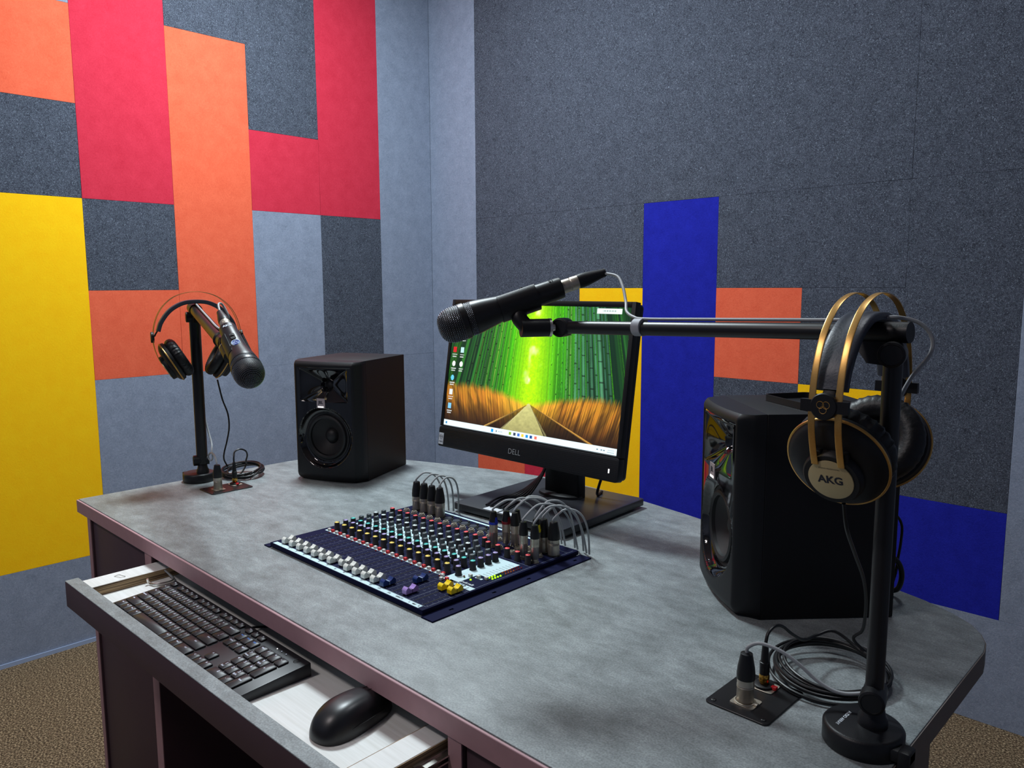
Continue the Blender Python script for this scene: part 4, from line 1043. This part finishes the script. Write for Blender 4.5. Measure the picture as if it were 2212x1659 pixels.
# ------------------------------------------------------------------ microphone stands
def sub(p, o): return Vector(p) - Vector(o)
def mic_stand(label, base, pole, r, a0, a1, knob_ax, sock, clamp_side, base_r, text=False, collar=None):
    t = thing('microphone_stand', label, 'microphone stand', (base[0], base[1], ZT)); O = (base[0], base[1], ZT)
    b = MB().lathe([(base_r - .001, .0), (base_r, .0015), (base_r, .019), (base_r - .002, .0215), (base_r - .004, .0222)], n=64).build('base', MT['black_plastic'], t, smooth=True)
    if text:
        m = MB(); text_into(m, 'AUDIO ARRAY', .0052, TR((-.0190, -.0050, .0224)) @ RZ(math.radians(-92)), bold=.0001); m.build('lettering', MT['ink'], b)
    pb = sub((pole[0], pole[1], ZT), O)
    MB().lathe([(.0150, .0222), (.0148, .030), (.0125, .034), (.0100, .048)], TR((pb.x, pb.y, 0)), 32).build('pole_socket', MT['black_plastic'], t, smooth=True)
    ptop = sub((pole[0], pole[1], a0[2] - .012), O)
    MB().cyl((pb.x, pb.y, .046), (pb.x, pb.y, ptop.z), r, n=28).build('pole', MT['black_metal'], t, smooth=True)
    kx_ = Vector(knob_ax).normalized()
    lk = Vector((pb.x, pb.y, .0545))
    MB().lathe([(.0130, -.006), (.0132, .010), (.0128, .0125), (.0105, .0135), (.0100, .0125), (.0002, .0125)], TR(lk + kx_ * .008) @ frame_z(kx_), 36, caps=False).build('knuckle_knob', MT['black_plastic'], t, smooth=True)
    MB().cyl(lk - kx_ * .016, lk + kx_ * .006, .0118, n=28).build('knuckle', MT['black_plastic'], t, smooth=True)
    tk = Vector((pb.x, pb.y, a0[2] - ZT - .021))
    MB().lathe([(.0128, -.006), (.0130, .009), (.0126, .0115), (.0105, .0122), (.0100, .0115), (.0002, .0115)], TR(tk + kx_ * .008) @ frame_z(kx_), 36, caps=False).build('knuckle_knob', MT['black_plastic'], t, smooth=True)
    MB().cyl(tk - kx_ * .017, tk + kx_ * .006, .0118, n=28).build('knuckle', MT['black_plastic'], t, smooth=True)
    A0, A1 = sub(a0, O), sub(a1, O); ad = (A1 - A0).normalized()
    MB().cyl(A0, A1, r, n=28).build('boom_arm', MT['black_metal'], t, smooth=True)
    sl = MB().cyl(A0 - ad * .012, A0 + ad * .042, r * 1.16, n=28)
    br = [A0 + ad * .040, A0 + ad * .048, A0 + ad * .030 - Vector((0, 0, .040)), tk + Vector((0, 0, -.008))]
    n_ = ad.cross(Vector((0, 0, 1))).normalized() * .006
    q = [A0 - ad * .004 - Vector((0, 0, r)), A0 + ad * .044 - Vector((0, 0, r)), tk + ad * .024 - Vector((0, 0, .010)), tk + ad * .004 - Vector((0, 0, .012))]
    sl.add([p + n_ for p in q] + [p - n_ for p in q], [(0, 1, 2, 3), (7, 6, 5, 4), (0, 4, 5, 1), (1, 5, 6, 2), (2, 6, 7, 3), (3, 7, 4, 0)])
    sl.build('arm_bracket', MT['black_plastic'], t, smooth=True)
    if collar:
        c_ = A0 + (A1 - A0) * collar
        MB().lathe([(r * 1.05, 0), (r * 1.22, .002), (r * 1.22, .008), (r * 1.02, .0105)], TR(c_) @ frame_z(ad), 28).build('arm_collar', MT['black_plastic'], t, smooth=True)
    # swivel, thread and microphone holder
    S0, S1, HC, hax = [sub(q, O) for q in sock[:3]] + [Vector(sock[3]).normalized()]
    MB().lathe([(.0138, -.008), (.0140, .008), (.0136, .0105), (.0112, .0112), (.0108, .0102), (.0002, .0102)], TR(S0) @ frame_z(kx_), 36, caps=False).build('swivel_knob', MT['black_plastic'], t, smooth=True)
    MB().cyl(S0 - kx_ * .012, S0 + kx_ * .002, .0135, n=28).build('swivel', MT['black_plastic'], t, smooth=True)
    sd = (S1 - S0); L_ = sd.length; sd.normalize()
    MB().cyl(S0 + sd * .012, S0 + sd * (L_ * .36), .0060, n=20).build('thread', MT['steel'], t, smooth=True)
    MB().cyl(S0 + sd * (L_ * .28), S0 + sd * (L_ * .34), .0134, n=32).build('chrome_ring', MT['steel'], t, smooth=True)
    h = MB().cyl(S0 + sd * (L_ * .34), S1, .0130, n=32)
    h.tube([S1 - sd * .010, S1.lerp(HC, .35), S1.lerp(HC, .55)], .0115, 14); h.build('holder_socket', MT['black_plastic'], t, smooth=True)
    cl = MB(); n = 26; rr, ro, hl = .0176, .0208, .029; T_ = TR(HC) @ frame_z(hax); opn = T_.to_3x3().inverted() @ (HC - S1).normalized(); a0_ = math.atan2(opn.y, opn.x)
    v = []; st_, en_ = a0_ + .95, a0_ + 2 * PI - .95
    for k in range(n + 1):
        a = st_ + (en_ - st_) * k / n
        for (q_, z_) in ((rr, -hl), (ro, -hl), (ro, hl), (rr, hl)): v.append((q_ * math.cos(a), q_ * math.sin(a), z_))
    f = [(4 * k + j, 4 * k + (j + 1) % 4, 4 * k + 4 + (j + 1) % 4, 4 * k + 4 + j) for k in range(n) for j in range(4)] + [(3, 2, 1, 0), (4 * n, 4 * n + 1, 4 * n + 2, 4 * n + 3)]
    cl.add(v, f, T_); cl.build('microphone_clip', MT['black_plastic'], t, smooth=True)
    # table clamp over the edge
    s_ = clamp_side
    ed = (DX1 if s_ > 0 else DX0) - base[0]
    cm = MB().box(min(ed + s_ * .003, ed + s_ * .015), max(ed + s_ * .003, ed + s_ * .015), -.022, -.002, -.075, .018).box(min(ed - s_ * .035, ed + s_ * .015), max(ed - s_ * .035, ed + s_ * .015), -.022, -.002, -.075, -.062)
    cm.box(min(ed + s_ * .015, s_ * .028), max(ed + s_ * .015, s_ * .028), -.021, -.003, .004, .017).build('table_clamp', MT['black_plastic'], t, bevel=.002)
    MB().cyl((ed - s_ * .024, -.012, -.100), (ed - s_ * .024, -.012, -.0385), .004, n=14).cyl((ed - s_ * .024, -.012, -.112), (ed - s_ * .024, -.012, -.098), .009, n=14).build('clamp_screw', MT['steel'], t, smooth=True)
    return t
RT, RH = Vector((-.7052, .9207, 1.2532)), Vector((-.8411, .7470, 1.1795))
LT, LH = Vector((-1.4262, .6703, 1.1864)), Vector((-1.2371, .6266, 1.0894))
rax, lax = (RH - RT).normalized(), (LH - LT).normalized()
RHC, LHC = RT + rax * .137, LT + lax * .132
PR_, PLf = (-.2655, .8165), (-1.8885, .8225)
mic_stand('black microphone stand clamped at the right edge of the desk', (-.273, .812), PR_, .0092, (-.2645, .8225, 1.1860), (-.7290, .8620, 1.1738), (.22, -1, 0),
          ((-.7360, .8600, 1.1738), (-.7700, .8080, 1.1735), RHC, rax), 1, .0405, True)
mic_stand('black microphone stand at the far left end of the desk', (-1.903, .8185), PLf, .0132, (-1.8885, .8225, 1.1830), (-1.4060, .6680, 1.1285), (-.35, -1, 0),
          ((-1.3985, .6640, 1.1275), (-1.3450, .6490, 1.1080), LHC, lax), -1, .0385, False, .90)

# ------------------------------------------------------------------ microphones
def microphone(label, tail, head, k, roll, deco):
    ax = (head - tail).normalized(); F = TR(tail) @ frame_z(ax)
    t = thing('microphone', label, 'microphone', M=F)
    L_ = [(.0690, .0140), (.0692, .0152), (.0740, .0156), (.125, .0166), (.150, .0174), (.165, .0190), (.190, .0230), (.203, .0246), (.2045, .0246)]
    MB().lathe([(r_, z_ * k) for z_, r_ in L_], n=48).build('body', MT['black_metal'], t, smooth=True)
    MB().lathe([(.0240, .2045 * k), (.0244, .2145 * k)], n=48).build('lower_grille', MT['rubber'], t, smooth=True)
    MB().lathe([(.0246, .2145 * k), (.0262, .2155 * k), (.0264, .2225 * k), (.0256, .2235 * k)], n=56).build('head_ring', MT['black_metal'], t, smooth=True)
    dome = [(.0254, .2235), (.0258, .229), (.0257, .235), (.0248, .2415), (.0228, .2475), (.0195, .2525), (.0145, .2562), (.0080, .2582), (.0002, .2588)]
    g_ = MB().lathe([(r_, z_ * k) for r_, z_ in dome], n=56, caps=False).build('head_grille', MT['rubber'], t, smooth=True)
    bd = MB(); P = [Vector((r_, 0, z_ * k)) for r_, z_ in dome]; P = catmull(P, 6); acc = 0; last = P[0]; ring_ = 0
    def bead(rad, z_, a):
        c = Vector((rad * math.cos(a), rad * math.sin(a), z_)); s_ = .00072
        bd.add([c + Vector(d_) * s_ for d_ in ((1, 0, 0), (-1, 0, 0), (0, 1, 0), (0, -1, 0), (0, 0, 1), (0, 0, -1))], [(0, 2, 4), (2, 1, 4), (1, 3, 4), (3, 0, 4), (2, 0, 5), (1, 2, 5), (3, 1, 5), (0, 3, 5)])
    for p in P:
        acc += (p - last).length; last = p
        if acc >= .0022 or p is P[0]:
            acc = 0; ring_ += 1; cnt = max(3, int(2 * PI * p.x / .0025))
            for i in range(cnt): bead(p.x + .0002, p.z, 2 * PI * (i + .5 * (ring_ % 2)) / cnt)
    for z_ in (.2062, .2084, .2106, .2128):
        for i in range(60): bead(.0243, z_ * k, 2 * PI * (i + .5 * (int(z_ * 1e4) % 4 > 1)) / 60)
    o = bd.build('grille_mesh', MT['bead'], g_); o['kind'] = 'stuff'
    D = RZ(roll)
    m = MB().prism(rrect(.009, .019, .003, 3), .0, .0022, D @ TR((.0158, 0, .128 * k)) @ RY(PI / 2) @ RZ(PI / 2)).build('switch_plate', MT['slot'], t, bevel=.0005, bseg=1)
    MB().box(-.003, .003, -.001, .003, .0018, .0036, D @ TR((.0160, 0, .125 * k)) @ RY(PI / 2) @ RZ(PI / 2)).build('slide_switch', MT['black_soft'], m, bevel=.0006)
    if deco:
        T_ = D @ TR((.0186, 0, .1545 * k)) @ RY(PI / 2 - .13) @ RZ(PI / 2)
        e = MB().lathe([(.0078, 0), (.0078, .0006)], T_, 32).build('emblem', MT['print_'], t)
        m = MB()
        for a in range(3): m.torus(.0024, .0005, T_ @ TR((.0022 * math.cos(PI / 2 + a * 2.094), .0022 * math.sin(PI / 2 + a * 2.094), .0008)), 20, 5)
        m.torus(.0062, .0006, T_ @ TR((0, 0, .0006)), 30, 5); m.build('emblem_print', MT['ring_blue'], e)
    m = MB(); text_into(m, 'AKG', .0078, D @ TR((.01605, 0, .083 * k)) @ RY(PI / 2) @ RZ(PI / 2 + PI), bold=.0003); m.build('lettering', MT['ink'], t)
    return F
MT['bead'] = mat('grille_wire', srgb(178, 184, 194), .25, .85)
def roll_to(F_tail, ax, towards):
    F = TR(F_tail) @ frame_z(ax); v = F.to_3x3().inverted() @ Vector(towards); return math.atan2(v.y, v.x)
microphone('black handheld microphone held across the monitor by the right stand', RT, RH, 1.0, roll_to(RT, rax, (.1, .2, 1)), False)
microphone('black handheld microphone on the left stand, pointing down to the mixer', LT, LH, .935, roll_to(LT, lax, Vector((0, 0, 1.233)) - LH + Vector((0, 0, .35))), True)

# leads from the plates up the stands to the microphones
def mic_lead(label, plate_p, tail, ax, pts, ties, k=1.0):
    t = thing('microphone_cable', label, 'audio cable', plate_p); O = Vector(plate_p)
    MB().lathe([(.0098, .0003), (.0100, .002), (.0097, .018), (.0101, .0185), (.0097, .0195), (.0101, .0205), (.0097, .0215), (.0099, .028)], n=32).build('connector_shell', MT['nickel'], t, smooth=True)
    MB().lathe([(.0104, .0281), (.0106, .034), (.0098, .042), (.0072, .056), (.0068, .0585), (.0030, .0598)], n=32).build('boot', MT['black_plastic'], t, smooth=True)
    T_ = TR(tail - O + ax * (.069 * k - .0005)) @ frame_z(-ax)
    MB().lathe([(.0096, .0), (.0100, .002), (.0097, .012), (.0101, .0125), (.0097, .0135), (.0101, .0145), (.0098, .025 * k)], T_, 32).build('connector_shell', MT['nickel'], t, smooth=True)
    MB().lathe([(.0104, .0251 * k), (.0106, .032 * k), (.0098, .041 * k), (.0068, .060 * k), (.0060, .068 * k), (.003, .0685 * k)], T_, 32).build('boot', MT['black_plastic'], t, smooth=True)
    MB().tube([sub(p, O) for p in pts], .0021, 10, sub=8).build('cord', MT['cable_grey'], t, smooth=True)
    for (c, a, r_) in ties:
        MB().lathe([(r_, -.007), (r_ + .0006, -.0065), (r_ + .0006, .0065), (r_, .007)], TR(sub(c, O)) @ frame_z(a), 24).build('cable_tie', MT['velcro'], t, smooth=True)
zpl = ZT + .0036
ptsR = [(-.400, .796, zpl + .058), (-.3985, .796, .820), (-.386, .7995, .8275), (-.3647, .8052, .8240), (-.3453, .8112, .8129), (-.3261, .8167, .7982), (-.3077, .8227, .7900), (-.2905, .8310, .7905), (-.270, .8420, .800),
        (-.2670, .8330, .83), (-.2690, .8290, .88), (-.2690, .8285, 1.0), (-.2690, .8285, 1.07), (-.2660, .8300, 1.105), (-.2560, .8400, 1.138), (-.2440, .8560, 1.162), (-.2430, .8570, 1.180), (-.2530, .8500, 1.1945), (-.2700, .8400, 1.2000), (-.2850, .8330, 1.1995),
        (-.3050, .8290, 1.1975), (-.34, .8310, 1.1960), (-.40, .8350, 1.1945), (-.50, .8430, 1.1920), (-.585, .8500, 1.1900), (-.6060, .8540, 1.1920), (-.6280, .8680, 1.1985), (-.6420, .8850, 1.2110), (-.6600, .9020, 1.2320), (-.6790, .9140, 1.2470), RT - rax * -.004]
mic_lead('grey microphone lead running from the right plate along the right stand', (-.400, .796, zpl), RT, rax, ptsR, [((-.594, .8505, 1.1790), (-.4645, .0395, -.0122), .0112)])
ptsL = [(-1.7755, .808, zpl + .058), (-1.777, .808, .820), (-1.788, .8105, .829), (-1.806, .8140, .834), (-1.828, .8170, .832), (-1.846, .8190, .820), (-1.842, .8230, .810), (-1.834, .8250, .818), (-1.842, .8270, .834), (-1.870, .8400, .850), (-1.8960, .8400, .90), (-1.9040, .8300, 1.0), (-1.9040, .8300, 1.12),
        (-1.9050, .8330, 1.180), (-1.875, .8230, 1.2010), (-1.84, .8065, 1.1960), (-1.74, .7745, 1.1830), (-1.62, .7360, 1.1690), (-1.50, .6980, 1.1550), (-1.455, .6880, 1.1560), (-1.445, .6960, 1.1750), (-1.455, .6900, 1.2000), (-1.447, .6780, 1.2010), LT - lax * -.004]
mic_lead('grey microphone lead running from the left plate along the left stand', (-1.7755, .808, zpl), LT, lax, ptsL, [], .935)

# ------------------------------------------------------------------ headphones
def headphones(label, loc, rot, deg, cord):
    F = TR(loc) @ RZ(rot); t = thing('headphones', label, 'headphones', M=F, group=None); FI = F.inverted()
    sidep = [(0, 0), (.030, -.0045), (.055, -.0165), (.078, -.040), (.092, -.070), (.0975, -.100), (.0965, -.128), (.090, -.152), (.0845, -.166)]
    full = [(-a, b) for a, b in sidep[::-1]] + sidep[1:]
    for xs in (-.0128, .0128):
        MB().tube([(xs, a, b) for a, b in full], 0, 16, sub=5, flat=(.0034, .0006), up=(0, 1, 0)).build('gold_headband', MT['gold'], t, smooth=True)
    cp = [(-.086, -.092), (-.078, -.070), (-.058, -.044), (-.030, -.0275), (0, -.0235), (.030, -.0275), (.058, -.044), (.078, -.070), (.086, -.092)]
    MB().tube([(0, a, b) for a, b in cp], 0, 20, sub=5, flat=(.0165, .0048), up=(0, 1, 0)).build('head_cushion', MT['cushion'], t, smooth=True)
    for s in (-1, 1):
        S = Matrix.Diagonal((1, 1, 1, 1)); T_ = TR((0, s * .0985, -.106)) @ RX(s * -PI / 2) @ (RZ(PI) if s > 0 else Matrix.Identity(4))     # local z points outwards
        T_ = TR((0, s * .0985, -.106)) @ (RX(PI / 2) if s < 0 else RZ(PI) @ RX(PI / 2))
        sl = MB().lathe([(.0128, -.003), (.0130, .003), (.0120, .0042)], T_, 32).box(-.0225, .0225, -.0058, .0058, -.0028, .0030, T_).build('slider', MT['black_soft'], t, smooth=True)
        m = MB()
        for a in range(3): m.torus(.0034, .00035, T_ @ TR((.0032 * math.cos(PI / 2 + a * 2.094 + PI), .0032 * math.sin(PI / 2 + a * 2.094 + PI), .0043)), 22, 5)
        m.build('trefoil_emblem', MT['gold'], sl, smooth=True)
        MB().tube([(0, s * .0945, -.104), (0, s * .091, -.097), (0, s * .0865, -.090)], 0, 10, flat=(.006, .0016), up=(0, 1, 0)).build('cushion_strap', MT['rubber'], sl, smooth=True)
        th = math.radians(deg)
        Cn = TR((0, s * .0615, -.166)) @ ((RX(PI / 2 + th)) if s < 0 else (RZ(PI) @ RX(PI / 2 + th)))
        cup = MB().lathe([(.040, -.012), (.0485, -.008), (.0500, -.001), (.0490, .0015), (.0440, .0060), (.0360, .0095), (.0300, .0108), (.0002, .0110)], Cn, 56, caps=False).lathe([(.0300, .0085), (.0290, .0165), (.0270, .0185), (.0002, .0188)], Cn @ TR((0, -.0085, 0)), 48, caps=False).build('ear_cup', MT['black_soft'], t, smooth=True)
        MB().torus(.0494, .0019, Cn @ TR((0, 0, -.0002)), 64, 8, .9).build('gold_rim', MT['gold'], cup, smooth=True)
        Cq = Cn; Cn = Cn @ TR((0, -.0085, 0))
        pl = MB().lathe([(.0222, .0186), (.0222, .0196), (.0215, .0199)], Cn, 44).build('name_plate', MT['goldplate'], cup, smooth=True)
        m = MB(); text_into(m, 'AKG', .0120, Cn @ TR((0, 0, .0201)), bold=.0004); text_into(m, 'STUDIO HEADPHONES', .0020, Cn @ TR((0, .0135, .0201))); m.build('plate_lettering', MT['dkink'], pl)
        MB().box(-.0190, -.0070, .018, .031, .010, .0178, Cn).box(.0070, .0190, .018, .031, .010, .0178, Cn).build('band_holder', MT['black_soft'], cup, bevel=.002)
        Cn = Cq
        # wrinkled pad
        v = []; n_, k_ = 96, 14
        for i in range(n_):
            a = 2 * PI * i / n_; wr = .00042 * math.sin(a * 37 + 2 * math.sin(a * 3)) + .0003 * math.sin(a * 61)
            for j in range(k_):
                b = 2 * PI * j / k_; rr = .0135 + wr * max(0, math.cos(b) + .35)
                v.append(((.0360 + rr * math.cos(b)) * math.cos(a), (.0360 + rr * math.cos(b)) * math.sin(a), -.0205 + rr * .95 * math.sin(b)))
        f = [(i * k_ + j, ((i + 1) % n_) * k_ + j, ((i + 1) % n_) * k_ + (j + 1) % k_, i * k_ + (j + 1) % k_) for i in range(n_) for j in range(k_)]
        MB().add(v, f, Cn).build('ear_pad', MT['leather'], cup, smooth=True)
        MB().lathe([(.030, -.016), (.0002, -.016)], Cn, 32, caps=False).build('driver_cloth', MT['rubber'], cup)
    if cord:
        mb = MB().tube([FI @ Vector(p) for p in cord['pts']], .0020, 8, sub=cord.get('sub', 6)); mb.build('cord', MT['cable_black'], t, smooth=True)
        jp = cord['jack']; T_ = FI @ TR(jp)
        pg = MB().lathe([(.0056, .0085), (.0062, .010), (.0062, .0175), (.0056, .019)], T_, 24).build('plug_sleeve', MT['brass'], t, smooth=True)
        MB().cyl(T_ @ Vector((0, 0, .0055)), T_ @ Vector((0, 0, .009)), .0042, n=16).build('plug_tip', MT['brass'], pg)
        MB().lathe([(.0058, .019), (.0060, .034), (.0050, .0345), (.0046, .042), (.0036, .0565), (.0030, .0575)], T_, 24).build('plug_boot', MT['black_plastic'], t, smooth=True)
        for (c, a) in cord['ties']:
            MB().torus(.0095, .0011, FI @ TR(c) @ frame_z(a), 20, 6).torus(.0098, .0011, FI @ TR(Vector(c) + Vector(a).normalized() * .003) @ frame_z(a), 20, 6).build('wire_tie', MT['rubber'], t, smooth=True)
    return t
def coil(c, r, z, n, a0, a1, seed, lift=.0, sy=1.0):
    q = random.Random(seed); out = []; tot = n * 2 * PI + (a1 - a0); st_ = int(tot / .5); rad = r
    for i in range(st_ + 1):
        t_ = i / st_; a = a0 + tot * t_; lp = int(a / (2 * PI)); q2 = random.Random(seed + lp)
        rr = r + q2.uniform(-.0085, .0085) + .003 * math.sin(a * 2 + lp); ox, oy = q2.uniform(-.004, .004), q2.uniform(-.004, .004)
        zz = z + .0034 * (lp % 4) + lift * (1 + math.sin(a - .6)) * .5
        out.append((c[0] + ox + rr * math.cos(a), c[1] + oy + rr * sy * math.sin(a), max(ZT + .0025, zz)))
    return out
cR = (-.3535, .922)
ptsH = [(-.2915, .776, 1.015), (-.2925, .790, .985), (-.2990, .8350, .945), (-.3050, .8800, .905), (-.3110, .9100, .870), (-.3190, .9340, .837), (-.3290, .9560, .8087), (-.3440, .9720, .786)]
ptsH += coil(cR, .064, ZT + .0048, 7, math.radians(55), math.radians(75), 11, .010)
ptsH += [(-.3700, .9760, .788), (-.3850, .9550, .785), (-.3880, .9250, .788), (-.3920, .8990, .803), (-.3965, .8800, .818), (-.3990, .8640, .8225), (-.4005, .8500, .8180), (-.4005, .8440, ZT + .0560)]
headphones('black and gold headphones hanging on the right microphone arm', (-.2955, .8260, 1.2250), 0.0, 24,
           dict(pts=ptsH, jack=(-.4005, .8440, ZT + .0), ties=[((-.318, .974, .765), (1, -.45, 0))]))
cL = (-1.868, .918)
ptsG = [(-1.888, .8720, 1.003), (-1.8887, .8760, .9836), (-1.8860, .8820, .9500), (-1.8780, .8900, .915), (-1.8810, .8930, .878), (-1.893, .8910, .8415), (-1.9050, .8880, .8106), (-1.912, .8900, .790)]
ptsG += coil(cL, .046, ZT + .0048, 7, math.radians(200), math.radians(330), 23, .012)
ptsG += [(-1.834, .9100, .785), (-1.822, .9050, .800), (-1.808, .9020, .816), (-1.802, .8950, .829), (-1.800, .8800, .836), (-1.800, .8660, .832), (-1.7935, .8595, .820), (-1.7930, .8590, ZT + .0560)]
aL = math.atan2(.6680 - .8225, -1.4060 + 1.8885)
headphones('black and gold headphones hanging on the left microphone arm', (-1.8420, .8075, 1.2240), aL, 30,
           dict(pts=ptsG, jack=(-1.7930, .8590, ZT + .0), ties=[]))

# ------------------------------------------------------------------ leads behind the right loudspeaker
t = MB().tube([(-.405, 1.190, .897), (-.392, 1.2060, .899), (-.3800, 1.2200, .888), (-.3737, 1.2283, .8711), (-.3735, 1.2280, .8458), (-.3754, 1.2256, .8204), (-.3790, 1.2270, .7900), (-.395, 1.245, .7560), (-.43, 1.262, .7530)], .0020, 8).build('signal_lead', MT['cable_black'], loc=(-.38, 1.22, .82), smooth=True)
tag(t, 'thin black lead arching down behind the right loudspeaker', 'cable')
t = MB().tube([(-.410, 1.185, .826), (-.392, 1.2000, .8290), (-.3760, 1.2165, .8200), (-.3700, 1.2260, .8025), (-.3716, 1.2320, .7800), (-.385, 1.246, .7600), (-.42, 1.250, .7560)], .0040, 10).build('mains_lead', MT['cable_black'], loc=(-.38, 1.22, .80), smooth=True)
tag(t, 'thick black mains lead curling behind the right loudspeaker', 'cable')
